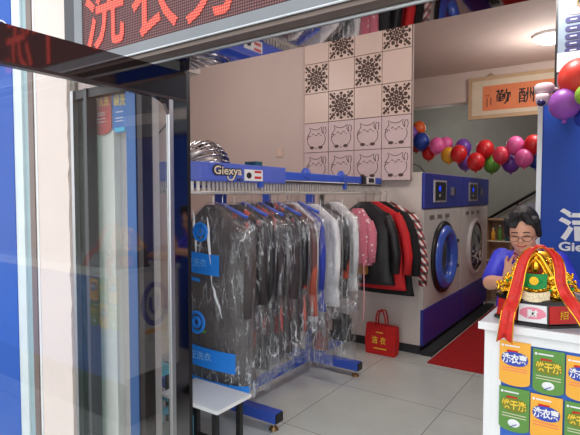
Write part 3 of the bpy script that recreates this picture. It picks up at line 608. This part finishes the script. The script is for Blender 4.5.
MB().tube([(-1.9935, 2.245+.03*cos(g), 1.664+.024*sin(g)) for g in [pi+pi*i/10 for i in range(11)]], .005, 6).build('logo_smile', CREAM, rk); text('洁希亚', INK, rk, (-1.9935, 2.325, 1.645), .018, .06, rz=pi/2, name='logo_small_print', off=.02)
o = B(-1.999, -1.995, 2.375, 2.56, 1.64, 1.712).build('warning_label', WHITE, rk); MB().box(-1.995, -1.994, 2.475, 2.545, 1.692, 1.706).box(-1.995, -1.994, 2.475, 2.545, 1.655, 1.67).build('red_print', RED, o); MB().ell((-1.995, 2.42, 1.674), (.002, .026, .02), 12, 8).build('hand_symbol', INK, o)
for y in (2.69, 2.70): B(-1.999, -1.996, y, y+.004, 1.668+(y-2.69)*2, 1.680+(y-2.69)*2).build('screw', STEEL, rk)
# conveyor drive on top
c = Vector((-2.42, 2.45, 1.735)); cd_ = thing('conveyor_drive', c, 'chrome ribbed drive unit with black knob standing on the rack header', 'drive unit')
c.x, c.y = -2.36, 2.38
g = MB(); R_ = .19
for i in range(15):
    th_ = pi*i/14; g.tube([(c.x+cos(th_)*R_*.9*sin(pi*k/10), c.y+R_*cos(pi*k/10), c.z+max(0, sin(th_))*R_*.95*sin(pi*k/10)) for k in range(11)], .007, 6)
g.build('chrome_ribs', CHROME, cd_, smooth=True); MB().ell((c.x, c.y, c.z+.0), (.12, .14, .12), 20, 12).build('cover', STEEL, cd_, smooth=True)
k_ = at(202, 147, 2.3); MB().ell(k_, .02, 14, 10).build('knob', BLACK, cd_, smooth=True)
B(-2.3, -2.2, 2.74, 2.82, 1.66, 1.79).build('drive_box', mat('teal_box', (26, 92, 112), .5), cd_); B(-2.6, -2.15, 2.3, 2.8, 1.655, 1.73).build('bed', RBLUE, cd_)
MB().box(-2.95, -2.75, 2.2, 2.3, 1.78, 1.81).box(-2.87, -2.83, 2.2, 2.3, 1.733, 1.78).build('bracket', CHROME, cd_)
tag(MB().tube([at(108, 128, 4.45), at(118, 136, 4.45), at(126, 152, 4.45), at(137, 156, 4.45), at(152, 143, 4.45), at(168, 124, 4.45)], .012, 6).build('wall_cable', BLACK, smooth=True), 'black cable sagging against the pink wall behind the glass', 'cable')
# ------------------------------------------------------------ garments
def plastic(name, seed, dens=.5):
    k = N(name); k.t.nodes.remove(k.b); v = k.coord((1, 1, .22))
    mp = v.node; mp.inputs['Location'].default_value = (seed, seed*.7, 0)
    tr = k.n('ShaderNodeBsdfTransparent'); tr.inputs[0].default_value = (.97, .97, .98, 1)
    gl = k.n('ShaderNodeBsdfGlossy'); gl.inputs['Roughness'].default_value = .09
    df = k.n('ShaderNodeBsdfDiffuse'); df.inputs[0].default_value = (.8, .82, .86, 1)
    f1 = k.noise(9, v, 5); f2 = k.noise(22, v, 4)
    bp_ = k.n('ShaderNodeBump'); bp_.inputs['Strength'].default_value = 1; bp_.inputs['Distance'].default_value = .06; k.l(f1, bp_.inputs['Height']); k.l(bp_.outputs[0], gl.inputs['Normal'])
    def glint_ridge(f, w_):
        a = k.n('ShaderNodeMath', operation='SUBTRACT'); a.inputs[1].default_value = .5; k.l(f, a.inputs[0])
        b = k.n('ShaderNodeMath', operation='ABSOLUTE'); k.l(a.outputs[0], b.inputs[0])
        return k.ramp(b.outputs[0], [(0, (1, 1, 1)), (w_, (0, 0, 0))])
    r1 = glint_ridge(f1, .012); r2 = glint_ridge(f2, .006)  # white diffuse lines painted as highlights along the crinkles
    mxx = k.n('ShaderNodeMath', operation='MAXIMUM'); k.l(r1, mxx.inputs[0]); k.l(r2, mxx.inputs[1])
    ml = k.n('ShaderNodeMath', operation='MULTIPLY'); ml.inputs[1].default_value = dens*1.7; ml.use_clamp = True; k.l(mxx.outputs[0], ml.inputs[0])
    f3 = k.noise(5, k.coord((1, 1, .8)), 2); m3 = k.n('ShaderNodeMath', operation='MULTIPLY'); k.l(ml.outputs[0], m3.inputs[0]); k.l(k.ramp(f3, [(.42, (0, 0, 0)), (.62, (1, 1, 1))]), m3.inputs[1]); ml = m3
    ad = k.n('ShaderNodeMath', operation='ADD'); ad.inputs[1].default_value = .02; k.l(ml.outputs[0], ad.inputs[0])
    m1 = k.n('ShaderNodeMixShader'); m1.inputs[0].default_value = .11; k.l(tr.outputs[0], m1.inputs[1]); k.l(gl.outputs[0], m1.inputs[2])
    m2 = k.n('ShaderNodeMixShader'); k.l(ad.outputs[0], m2.inputs[0]); k.l(m1.outputs[0], m2.inputs[1]); k.l(df.outputs[0], m2.inputs[2]); k.l(m2.outputs[0], k.out.inputs[0])
    return k.m
PL = [plastic('clear_plastic', s, d) for s, d in ((0, .55), (3, .6), (7, .7))]
def shell(x, y, zt, hw, hd_, ln, seed, neck=.05, drop=.10, flare=1.0, wr=.008, rz=0, n=36, m=26, belly=1.0):
    rings = []; R = Matrix.Rotation(rz, 3, 'Z')
    for j in range(m+1):
        t = (j/m)**1.25; z = t*ln
        if z < drop: k = z/drop; wx = neck+(hw-neck)*k**.95; dy = hd_*(.45+.45*k)
        else: k = (z-drop)/(ln-drop); wx = hw*(1-.06*sin(k*pi)+(flare-1)*k); dy = hd_*(.9+.25*sin(k*pi)*belly)
        ring = []
        for i in range(n):
            a = 2*pi*i/n; ca, sa = cos(a), sin(a); e = .8
            px = wx*math.copysign(abs(ca)**e, ca); py = dy*math.copysign(abs(sa)**.9, sa)
            q = noise.noise(Vector((px*14+seed*3.1, sa*2+seed, z*3.0)))*wr*min(1, z/drop)*2.2+sin(a*7+seed+z*4)*wr*.5*min(1, z/drop)
            ring.append(Vector((x, y, zt-z))+R@Vector((px*(1+q*.8/max(wx, .1)), py+math.copysign(q, sa), 0)))
        rings.append(ring)
    return rings
def garment(x, y, hw, ln, m_, label, sp=1.0, sr=.034, name='bagged_garment', cat='garment', seed=1, hd_=.045, sleeves=.55, sm=None, cover=None, hanger=None, rz=0, zt=1.5, flare=1.0, group='bagged garments on the rack', pm=0, neck=.05, drop=.13, blueh=False, cw=1.0, lining=None):
    t = thing(name, (x, y, zt-ln), label, cat, group); R = Matrix.Rotation(rz, 3, 'Z')
    MB().loft(shell(x, y, zt-.01, hw, hd_, ln, seed, neck, drop, flare, rz=rz)).build('body', m_, t, smooth=True)
    if sleeves:
        for s_ in (-1, 1):
            pts = [Vector((x, y, zt-.01))+R@Vector((s_*hw*a, b_, -c_)) for a, b_, c_ in ((.78, 0, drop*.85), (.93, -.002, drop+.06), (1.0*(1+sp)/2, -.006, sleeves*.5), (1.02*sp, -.012, sleeves*.8), (1.0*sp, -.018, sleeves+.05))]
            MB().tube(pts, [sr*.8, sr*1.05, sr, sr*.96, sr*.85], 12).build('sleeve', sm or m_, t, smooth=True)
    h = MB(); h.tube([(x, y, zt-.02), (x, y, zt+.045), (x+.012, y, zt+.07), (x+.0, y, zt+.088), (x-.014, y, zt+.078)], .0028, 6); h.build('hook', CHROME, t)
    if blueh: MB().tube([Vector((x, y, zt-.0))+R@Vector((s_, 0, -abs(s_)*.42)) for s_ in (-hw*.85, -.05, 0, .05, hw*.85)], .012, 8).build('hanger', RBLUE, t, smooth=True)
    if cover:
        MB().loft(shell(x, y, zt+.008, hw*1.0*cw+.042, hd_+.028, cover, seed+5, .03, drop+.01, 1.02, wr=.014, rz=rz, m=34), cap=False).build('plastic_cover', PL[pm], t, smooth=True)
    return t
SUIT = mat('charcoal_wool', (78, 70, 70), .8, var=.08, ns=12, bump=.3); 
def col(n_, a, b_, thr=.6, **k): return mat2(n_, a, b_, thr, **k)
G2 = col('dark_grey_with_orange', (84, 70, 68), (220, 84, 62), .625, ns=11); G3 = col('black_with_orange', (52, 44, 46), (222, 86, 64), .625, ns=11); G4 = col('dark_with_red', (60, 50, 54), (180, 60, 58), .59, ns=11)
G5 = mat('black_jacket', (34, 32, 36), .5, bump=.4); G6 = col('black_leather', (26, 24, 28), (200, 80, 60), .62, rough=.3); G7 = col('maroon', (112, 74, 72), (190, 90, 70), .56)
GB = mat('royal_blue_cloth', (48, 66, 176), .7, bump=.4, bs=12); GW = mat('white_cloth', (240, 240, 240), .8, var=.03, bump=.4, bs=10); PINKD = N('pink')
def YR(u, x): # depth at which a right edge x shows at image column u
    r = (u-290)/F; return x*(fy+r*ry)/(fx+r*rx)
X0 = -2.07
t1 = garment(-2.10, 2.2, .245, 1.1, SUIT, 'large charcoal suit in a clear bag printed blue, nearest the door', seed=2, hd_=.06, sleeves=.62, drop=.17, flare=1.05, sr=.04, cover=1.16, rz=.12, zt=1.5, name='bagged_suit', cat='suit')
# blue print on the bag of the nearest suit
PB = mat('bag_print_blue', (24, 128, 226), .5)
def front(xx, z): k = max(0, 1-((xx+2.10)/.285)**2); return Vector((xx, 2.2-.105*k**.5-.012+(xx+2.1)*.12, z))
bd = MB().grid(lambda u, v: front(-2.34+u*.37, 1.10-.03*u+v*.125), 16, 3).build('printed_band', PB, t1, solid=.002)
for (cx_, cz_, r_) in ((-2.095, 1.33, .045), (-2.095, 1.335, .02), (-2.13, .785, .055), (-2.13, .785, .025)):
    MB().tube([front(cx_+r_*cos(2*pi*i/24), cz_+r_*1.1*sin(2*pi*i/24)) for i in range(24)], .011, 6, closed=True).build('printed_ring', PB, t1)
MB().grid(lambda u, v: front(-2.34+u*.46, .545-.05*u+v*.12), 16, 3).build('printed_band', PB, t1, solid=.002)
MB().grid(lambda u, v: front(-2.30+u*.48, .40-.05*u+v*.07), 16, 3).build('printed_band', PB, t1, solid=.002)
MB().grid(lambda u, v: front(-2.30+u*.20, 1.05-.02*u+v*.02), 8, 1).build('printed_line', PB, t1, solid=.002)
q = front(-2.17, 1.15); text('洁希亚洗衣', mat('pale_print', (120, 190, 250), .5), t1, q+Vector((0, -.012, 0)), .05, .26, rz=.1, name='band_lettering')
q = front(-2.15, .60); text('洁希亚洗衣', mat('pale_print', (150, 205, 250), .5), t1, q+Vector((0, -.012, -.01)), .05, .28, rz=.1, name='band_lettering')
MB().grid(lambda u, v: front(-2.13+u*.07, .725+v*.014), 4, 1).build('green_print', mat('green_dash', (70, 150, 60), .5), t1, solid=.002)
# white tubes standing in for highlight streaks on the first bag
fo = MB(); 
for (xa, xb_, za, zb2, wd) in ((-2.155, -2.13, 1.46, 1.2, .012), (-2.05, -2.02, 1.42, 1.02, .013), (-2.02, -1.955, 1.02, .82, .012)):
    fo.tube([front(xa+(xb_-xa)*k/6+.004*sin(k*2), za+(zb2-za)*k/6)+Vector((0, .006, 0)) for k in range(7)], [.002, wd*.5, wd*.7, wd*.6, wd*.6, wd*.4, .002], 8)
fo.build('highlight_streak', mat('highlight_white', (225, 228, 232), .25), t1, smooth=True)
rows = [ # u of right edge, half width, length, cover, material, noun, seed, plastic, label
 (257, .22, 1.05, 1.14, G2, 'jacket', 'dark grey jacket with orange lining in a clear bag, second from the door'),
 (268, .22, 1.02, 1.16, G3, 'coat', 'long black coat with orange folds in plastic, third from the door'),
 (276, .22, .96, 1.12, G5, 'coat', 'plain black coat in crinkled plastic, fourth from the door'),
 (284, .22, 1.0, 1.1, G4, 'coat', 'dark coat with thin red folds in plastic, fifth from the door'),
 (293, .22, .98, 1.14, G3, 'jacket', 'dark jacket with orange trim in plastic, sixth from the door'),
 (302, .22, .95, 1.05, G4, 'coat', 'dark long coat with reddish seam, seventh, left of the leather one'),
 (311, .23, .88, 1.12, G6, 'leather jacket', 'shiny black leather jacket in plastic with white highlights'),
 (318, .22, .80, .9, G7, 'jacket', 'maroon brown jacket in plastic beside the royal blue shirt'),
 (322, .215, .86, .95, GW, 'shirt', 'white shirt showing between maroon jacket and royal blue shirt'),
 (329, .21, .80, 1.12, GB, 'shirt', 'royal blue shirt in clear plastic among the white ones'),
 (343, .225, .79, .9, GW, 'shirt', 'bright white shirt just right of the royal blue shirt'),
 (352, .21, .76, .9, G6, 'jacket', 'short black jacket in plastic between two white garments'),
 (361, .205, .74, .92, GW, 'shirt', 'white garment in clear plastic left of the pink jacket')]
for i, (u, hw, ln, cv_, m_, ct_, lb) in enumerate(rows):
    xr_ = X0+hw+.05; y = YR(u, xr_)
    garment(X0+random.uniform(-.008, .008), y, hw, ln, m_, lb, seed=i*1.7+3, hd_=.03 if i < 7 else .026, sleeves=random.uniform(.5, .6), cover=cv_, flare=1.13, sr=.03, name='bagged_'+ct_.replace(' ', '_'), cat=ct_, pm=i % 3, blueh=i in (0, 2, 4, 6, 9), zt=1.5+random.uniform(-.012, .01), rz=random.uniform(-.05, .08))
# pink jacket, scarf strap, dark coats at the far end
k = PINKD; v = k.coord((1, 1, 1)); vo = k.n('ShaderNodeTexVoronoi'); vo.inputs['Scale'].default_value = 26; k.l(v, vo.inputs['Vector'])
k.l(k.ramp(vo.outputs['Distance'], [(.2, L((240, 220, 226))), (.3, L((214, 120, 140)))]), k.b.inputs['Base Color']); k.b.inputs['Roughness'].default_value = .8; PINKM = k.m
EG = 'unbagged coats at the far end of the rack'
def hung(xc, y, hw, ln, m_, label, ct_, sm=None, sl_=.6, seed=1, hd_=.045, zt=1.5, rz=0, flare=1.15, sp=1.2):
    return garment(xc, y, hw, ln, m_, label, sp=sp, sr=.045, name=ct_.replace(' ', '_'), cat=ct_, seed=seed, sleeves=sl_, sm=sm, hd_=hd_, zt=zt, rz=rz, flare=flare, group=EG)
y = 3.93
PT = hung(-1.99, y, .14, .50, PINKM, 'short pale pink dotted child jacket hanging on the rack', 'child jacket', sl_=.42, seed=31, zt=1.44, hd_=.05, sp=1.0, flare=1.0)
MB().tube([(-1.90, y-.06, .96), (-1.895, y-.06, .7), (-1.90, y-.06, .45)], .006, 6).build('strap', mat('pink_strap', (240, 170, 180), .6), PT); B(-1.99, -1.90, y-.03, y+.03, .85, .97).build('brown_hem', mat('ochre', (176, 124, 60), .8), PT)
PUFF = mat('black_puffer', (26, 24, 28), .45, var=.1, bump=.5, bs=14)
KN = mat('black_knit', (22, 20, 22), .85); KR = mat('red_coat', (205, 28, 36), .7, bump=.2); 
k = N('plaid'); v = k.coord((1, 1, 1)); wv = k.n('ShaderNodeTexWave'); wv.bands_direction = 'DIAGONAL'; wv.inputs['Scale'].default_value = 9; k.l(v, wv.inputs[0])
w2 = k.n('ShaderNodeTexWave'); w2.bands_direction = 'Z'; w2.inputs['Scale'].default_value = 4; k.l(v, w2.inputs[0])
mx = k.n('ShaderNodeMix', data_type='RGBA', blend_type='MULTIPLY'); mx.inputs[0].default_value = .8; k.l(k.ramp(wv.outputs[0], [(.45, L((170, 30, 36))), (.55, L((236, 230, 226)))]), mx.inputs[6]); k.l(k.ramp(w2.outputs[0], [(.25, L((60, 30, 34))), (.4, (1, 1, 1))]), mx.inputs[7]); k.l(mx.outputs[2], k.b.inputs['Base Color']); PLAID = k.m
hung(-1.98, 4.06, .25, .74, PUFF, 'black quilted puffer jacket right of the pink jacket', 'puffer jacket', seed=12, hd_=.06, sl_=.58)
hung(-1.955, 4.18, .28, .80, KR, 'bright red coat between the two black coats', 'coat', seed=14, sl_=.60, hd_=.04)
hung(-1.93, 4.27, .295, .86, KN, 'long black coat right of the red coat', 'coat', seed=17, hd_=.035, sl_=.62)
hung(-1.91, 4.36, .31, .66, PLAID, 'red, white and black plaid jacket at the far end', 'plaid jacket', seed=19, hd_=.03, sl_=.72)
# red shopping bag
bg_ = thing('shopping_bag', at(382, 357, 4.36), 'red non-woven shopping bag with yellow characters beside the machine', 'bag')
by = 4.40; a = at(366, 355, by-.05); e = at(397, 357, by-.05); xw = (a.x, e.x); zt_ = at(382, 325, by).z
g = MB(); g.loft([[(xw[0]+.01, by-.06, .003), (xw[1]-.01, by-.06, .003), (xw[1]-.01, by+.05, .003), (xw[0]+.01, by+.05, .003)], [(xw[0], by-.055, zt_*.5), (xw[1], by-.06, zt_*.5), (xw[1], by+.045, zt_*.5), (xw[0], by+.05, zt_*.5)], [(xw[0]+.005, by-.03, zt_), (xw[1]-.0, by-.035, zt_-.01), (xw[1]-.0, by+.03, zt_-.01), (xw[0]+.005, by+.03, zt_)]], cap=True)
g.build('bag_body', RED, bg_, bevel=.003)
for yy in (-.03, .03): xm = (xw[0]+xw[1])/2; MB().tube([(xm-.055, by+yy, zt_-.02), (xm-.05, by+yy, zt_+.08), (xm-.03, by+yy, zt_+.13), (xm+.02, by+yy, zt_+.13), (xm+.04, by+yy, zt_+.07), (xm+.05, by+yy, zt_-.02)], .008, 6).build('handle', RED, bg_, smooth=True)
xm = (xw[0]+xw[1])/2
text('洁', YEL, bg_, (xm-.05, by-.065, zt_*.5), .075, .06, off=.02); text('衣', YEL, bg_, (xm+.035, by-.065, zt_*.5), .075, .06, off=.02)
B(xm-.04, xm+.03, by-.058, by-.053, zt_*.73, zt_*.76).build('top_print', YEL, bg_); B(xm-.06, xm+.07, by-.066, by-.060, zt_*.20, zt_*.235).build('bottom_print', YEL, bg_)
# small things bagged below the rack
for (u0, u1, v0, v1, m_, lb, nm) in ((333, 352, 313, 343, G5, 'black folded garment in plastic hanging low beside the rack post', 'folded_garment'), (313, 328, 318, 352, G7, 'dark trousers in a clear bag hanging low under the blue shirt', 'folded_trousers')):
    Y = 3.45 if u0 > 320 else 3.25; a = at(u0, v0, Y); e = at(u1, v1, Y)
    t = thing(nm, ((a.x+e.x)/2, Y, e.z), lb, 'garment', 'small bagged garments under the rack'); xc = (a.x+e.x)/2; hw = (e.x-a.x)/2
    MB().loft(shell(xc, Y, a.z, hw, .04, a.z-e.z, u0, hw*.8, .04)).build('cloth', m_, t, smooth=True)
    MB().loft(shell(xc, Y, a.z+.12, hw*1.3, .06, a.z-e.z+.26, u0+2, hw*.8, .04, wr=.02), cap=False).build('plastic_cover', PL[2], t, smooth=True)
    MB().cyl((xc, Y, a.z+.1), (xc, Y, 1.52), .003, 6).build('cord', WHITE, t)
# ------------------------------------------------------------ stools / low tables
def bench(x0_, x1_, y0, y1, h, label):
    t = thing('low_table', ((x0_+x1_)/2, (y0+y1)/2, 0), label, 'table', 'small white topped low tables')
    MB().box(x0_, x1_, y0, y1, h-.018, h).build('tabletop', TOPW, t, bevel=.008); 
    e = MB(); e.box(x0_-.003, x1_+.003, y0-.003, y0, h-.02, h-.002); e.box(x1_, x1_+.004, y0, y1, h-.02, h-.002); e.build('edge_band', WHITE, t)
    for xx in (x0_+.05, x1_-.05):
        for yy in (y0+.04, y1-.04): MB().box(xx-.014, xx+.014, yy-.014, yy+.014, 0, h-.018).build('leg', BLACK, t)
    MB().box(x0_+.05, x1_-.05, y1-.05, y1-.03, .12, .145).build('stretcher', BLACK, t)
bench(-2.13, -1.70, 1.80, 2.07, .45, 'nearer low table with white top under the nearest bagged suit')
bench(-2.62, -2.27, 2.20, 2.48, .45, 'farther low table with white top seen right of the door stile')
# cyan plastic stool seen through the door
def stool(x, y, h, label, m_):
    t = thing('plastic_stool', (x, y, 0), label, 'stool'); MB().box(x-.115, x+.115, y-.115, y+.115, h-.03, h).build('seat', m_, t, bevel=.01)
    for sx_ in (-1, 1):
        for sy_ in (-1, 1):
            a = Vector((x+sx_*.095, y+sy_*.095, h-.02)); e = Vector((x+sx_*.165, y+sy_*.165, 0)); w_ = .028
            rings = [[(p.x-q*w_, p.y-q*w_, p.z), (p.x+q*w_, p.y-q*w_, p.z), (p.x+q*w_, p.y+q*w_, p.z), (p.x-q*w_, p.y+q*w_, p.z)] for p, q in ((a, .8), (e, 1))]
            MB().loft(rings).build('leg', m_, t)
    b = MB(); 
    for s_ in (-1, 1): b.box(x-.13, x+.13, y+s_*.125-.006, y+s_*.125+.006, h*.42, h*.52); b.box(x+s_*.125-.006, x+s_*.125+.006, y-.13, y+.13, h*.42, h*.52)
    b.build('stretcher', m_, t)
CY = mat('cyan_plastic', (88, 190, 216), .4, var=.04)
stool(-2.45, 2.02, .46, 'light blue plastic stool behind the open glass door', CY)
cr = thing('laundry_crate', (-3.3, 1.9, 0), 'blue plastic laundry crate on the floor seen through the door glass', 'crate')
b = MB(); X_, Y_ = -3.05, 2.0
b.box(X_-.2, X_+.2, Y_-.17, Y_-.15, 0, .42); b.box(X_-.2, X_+.2, Y_+.15, Y_+.17, 0, .42); b.box(X_-.2, X_-.18, Y_-.17, Y_+.17, 0, .42); b.box(X_+.18, X_+.2, Y_-.17, Y_+.17, 0, .42); b.box(X_-.2, X_+.2, Y_-.17, Y_+.17, 0, .02); b.build('tub', BLUE, cr, bevel=.006); b = MB()
for k in range(5): b.box(X_-.17+k*.075, X_-.13+k*.075, Y_-.176, Y_-.17, .08, .34)
b.build('slots', RBLUE, cr)
# ------------------------------------------------------------ person
SKIN = mat('skin', (222, 164, 136), .55, var=.05, ns=20); HAIR = mat('black_hair', (20, 16, 18), .6, var=.2, ns=60, bump=.15, bs=80)
pe = thing('person', (-.42, 2.74, 0), 'smiling person in royal blue shirt and glasses standing behind the counter', 'person')
k = N('blue_shirt'); v = k.coord((1, 1, 1)); k.l(k.ramp(k.noise(5, v, 3), [(.35, L((34, 34, 176))), (.7, L((50, 60, 214)))]), k.b.inputs['Base Color']); k.b.inputs['Roughness'].default_value = .6; k.bump(k.noise(16, v), .5, .02); SHIRT = k.m
k = N('floral_trim'); v = k.coord((1, 1, 1)); k.l(k.ramp(k.noise(45, v, 2), [(.38, L((30, 34, 150))), (.48, L((196, 60, 56))), (.58, L((230, 150, 120))), (.66, L((40, 50, 170)))]), k.b.inputs['Base Color']); FLOR = k.m
HS = .90; hc = at(523.5, 232, 2.60); HR = Matrix.Rotation(radians(2), 3, 'Z') @ Matrix.Rotation(radians(13), 3, 'X') @ Matrix.Rotation(radians(-3), 3, 'Y')
def H(x, y, z): return hc+HR@Vector((x, y, z))*HS
def cap(b, p, q, r0, r1, n=14):
    p, q = Vector(p), Vector(q); b.tube([p+(q-p)*k/3 for k in range(4)], [r0+(r1-r0)*k/3 for k in range(4)], n); b.ell(p, r0, n, 8); b.ell(q, r1, n, 8)
SL, SR = Vector((-.545, 2.74, 1.22)), Vector((-.285, 2.72, 1.22)); EL, WL = Vector((-.560, 2.56, 1.115)), Vector((-.455, 2.40, 1.150))
ER, WR = Vector((-.20, 2.62, 1.07)), Vector((-.22, 2.40, 1.10))
b = MB(); b.ell(H(0, .008, .018), (.069, .09, .1), 24, 16, HR); b.ell(H(0, -.018, -.035), (.061, .066, .072), 20, 14, HR); b.ell(H(0, -.042, -.072), (.036, .034, .028), 16, 10, HR)
for s_ in (-1, 1): b.ell(H(s_*.034, -.056, -.03), (.026, .024, .024), 14, 10, HR); b.ell(H(s_*.07, .01, -.012), (.009, .018, .028), 10, 8, HR)
cap(b, H(0, -.078, .004), H(0, -.092, -.022), .008, .012, 10); b.ell(H(0, -.09, -.026), (.017, .011, .009), 12, 8, HR); b.ell(H(0, -.073, -.052), (.024, .012, .006), 12, 8, HR); b.ell(H(0, -.070, -.062), (.021, .012, .007), 12, 8, HR)
cap(b, H(0, .025, -.05), (-.415, 2.71, 1.22), .048, .056); b.ell((-.415, 2.74, 1.14), (.155, .10, .13), 20, 12); b.ell((-.415, 2.75, .98), (.13, .10, .16), 20, 12); b.ell((-.415, 2.76, .84), (.16, .115, .13), 20, 12)
cap(b, SL, EL, .05, .036); cap(b, EL, WL, .038, .024); cap(b, SR, ER, .05, .036); cap(b, ER, WR, .038, .024)
for s_ in (-1, 1):
    hx = -.415+s_*.08; cap(b, (hx, 2.76, .80), (hx, 2.75, .45), .078, .052); cap(b, (hx, 2.75, .45), (hx, 2.77, .09), .052, .034); cap(b, (hx, 2.78, .035), (hx, 2.62, .028), .034, .026)
def hand(W, fwd, side, nrm, s_=1.0, curl=.35):
    fwd, side, nrm = [Vector(q).normalized() for q in (fwd, side, nrm)]; F_ = lambda a, c_, d_: W+fwd*a*s_+side*c_*s_+nrm*d_*s_
    cap(b, F_(-.01, 0, 0), F_(.02, 0, 0), .022*s_, .022*s_, 10)
    for c_ in (-.024, -.008, .008, .024): cap(b, F_(.02, c_*.7, 0), F_(.075, c_, 0), .015*s_, .0115*s_, 10)
    for c_, l_ in ((-.027, .058), (-.009, .072), (.010, .066), (.028, .05)):
        a0_ = F_(.078, c_, 0); a1 = F_(.078+l_*.5, c_*1.35, curl*.012); a2 = F_(.078+l_*.8, c_*1.5, curl*.04); a3 = F_(.078+l_, c_*1.55, curl*.075)
        cap(b, a0_, a1, .0095*s_, .0085*s_, 8); cap(b, a1, a2, .0085*s_, .0078*s_, 8); cap(b, a2, a3, .0078*s_, .0065*s_, 8)
    cap(b, F_(.018, -.018, .004), F_(.05, -.045, .018), .014*s_, .011*s_, 8); cap(b, F_(.05, -.045, .018), F_(.078, -.055, .03), .0105*s_, .008*s_, 8)
hand(WL, (.22, -.05, .85), (-.85, .1, .3), (.2, -.4, .1), .85, .5)
hand(WR, (-.3, -.75, .2), (.8, -.3, 0), (0, -.2, -.9), .95, .6)
body = b.build('body', SKIN, pe, remesh=.0055)
b = MB(); b.ell(H(0, .026, .052), (.082, .094, .090), 24, 16, HR); b.ell(H(0, .045, -.0), (.077, .068, .085), 20, 14, HR)
for s_ in (-1, 1): cap(b, H(s_*.068, -.03, .07), H(s_*.077, -.0, -.015), .022, .015); cap(b, H(s_*.022, -.062, .112), H(s_*.060, -.066, .062), .020, .012)
for x_ in (-.050, -.038, -.024, .034, .046): cap(b, H(x_*.6, -.050, .118), H(x_, -.080, .055+.25*abs(x_+.01)-.012*(x_ < 0)), .014, .006)
b.build('hair', HAIR, pe, remesh=.005)
DK = mat('dark_feature', (46, 28, 26), .5); LIP = mat('lips', (186, 84, 78), .5)
for s_ in (-1, 1): MB().tube([H(s_*(.028+q*.014), -.083+abs(q)*.004, .001-.005*q*q) for q in (-1, -.5, 0, .5, 1)], .0022, 6).build('closed_eye', DK, pe)
for s_ in (-1, 1): MB().tube([H(s_*(.029+q*.016), -.083+abs(q)*.005, .022-.004*q*q) for q in (-1, -.5, 0, .5, 1)], .0026, 6).build('eyebrow', DK, pe)
MB().tube([H(q*.027, -.087+.010*q*q, -.056+.008*q*q) for q in (-1, -.6, -.2, .2, .6, 1)], [.001, .0035, .0042, .0042, .0035, .001], 8).build('lips', LIP, pe, smooth=True)
gz = MB()
for s_ in (-1, 1): gz.tube([H(s_*.032+.024*cos(g), -.102, -.006+.016*sin(g)) for g in [2*pi*i/20 for i in range(20)]], .0013, 6, closed=True); gz.tube([H(s_*.056, -.101, -.002), H(s_*.082, -.02, .0), H(s_*.083, .02, -.005)], .0012, 6)
gz.tube([H(-.008, -.103, -.003), H(0, -.106, 0), H(.008, -.103, -.003)], .0013, 6); gz.build('glasses', mat('glasses_rim', (90, 60, 56), .3, .6), pe)
# shirt
b = MB(); b.ell((-.415, 2.735, 1.14), (.175, .118, .14), 24, 14); b.ell((-.415, 2.745, .98), (.155, .122, .17), 24, 14); b.ell((-.415, 2.76, .86), (.185, .138, .13), 24, 14)
b.ell((-.415, 2.72, 1.225), (.13, .07, .045), 18, 10); cap(b, SL, SL+(EL-SL)*.85, .054, .050); cap(b, SR, SR+(ER-SR)*.9, .056, .05)
b.build('shirt', SHIRT, pe, remesh=.008)
b = MB()   # trousers
for s_ in (-1, 1): hx = -.415+s_*.082; cap(b, (hx, 2.76, .82), (hx, 2.76, .10), .094, .062)
b.ell((-.415, 2.76, .84), (.172, .126, .1), 20, 12); b.build('trousers', mat('dark_trousers', (40, 42, 60), .8), pe, remesh=.01)
for s_ in (-1, 1): hx = -.415+s_*.08; MB().ell((hx, 2.70, .04), (.048, .13, .042), 16, 10).build('shoe', BLACK, pe, smooth=True)
def chest(x_, z): return Vector((x_, 2.712-.124*max(.05, 1-((x_+.415)/.185)**2-((z-1.12)/.30)**2)**.5-.008, z))
MB().grid(lambda u, v: chest(-.515+.03*u+.02*v, 1.0+v*.24), 3, 10).build('floral_strip', FLOR, pe, solid=.006, smooth=True)
MB().tube([(-.47, 2.70, 1.265), (-.462, 2.628, 1.245), (-.435, 2.605, 1.205), (-.41, 2.596, 1.15)], .011, 8).build('collar', FLOR, pe, smooth=True); MB().tube([(-.355, 2.69, 1.268), (-.365, 2.628, 1.245), (-.388, 2.605, 1.205), (-.41, 2.596, 1.15)], .013, 8).build('collar', FLOR, pe, smooth=True)
MB().tube([(-.30, 2.68, 1.275), (-.33, 2.65, 1.265), (-.36, 2.64, 1.25)], .02, 8).build('shoulder_trim', FLOR, pe, smooth=True)
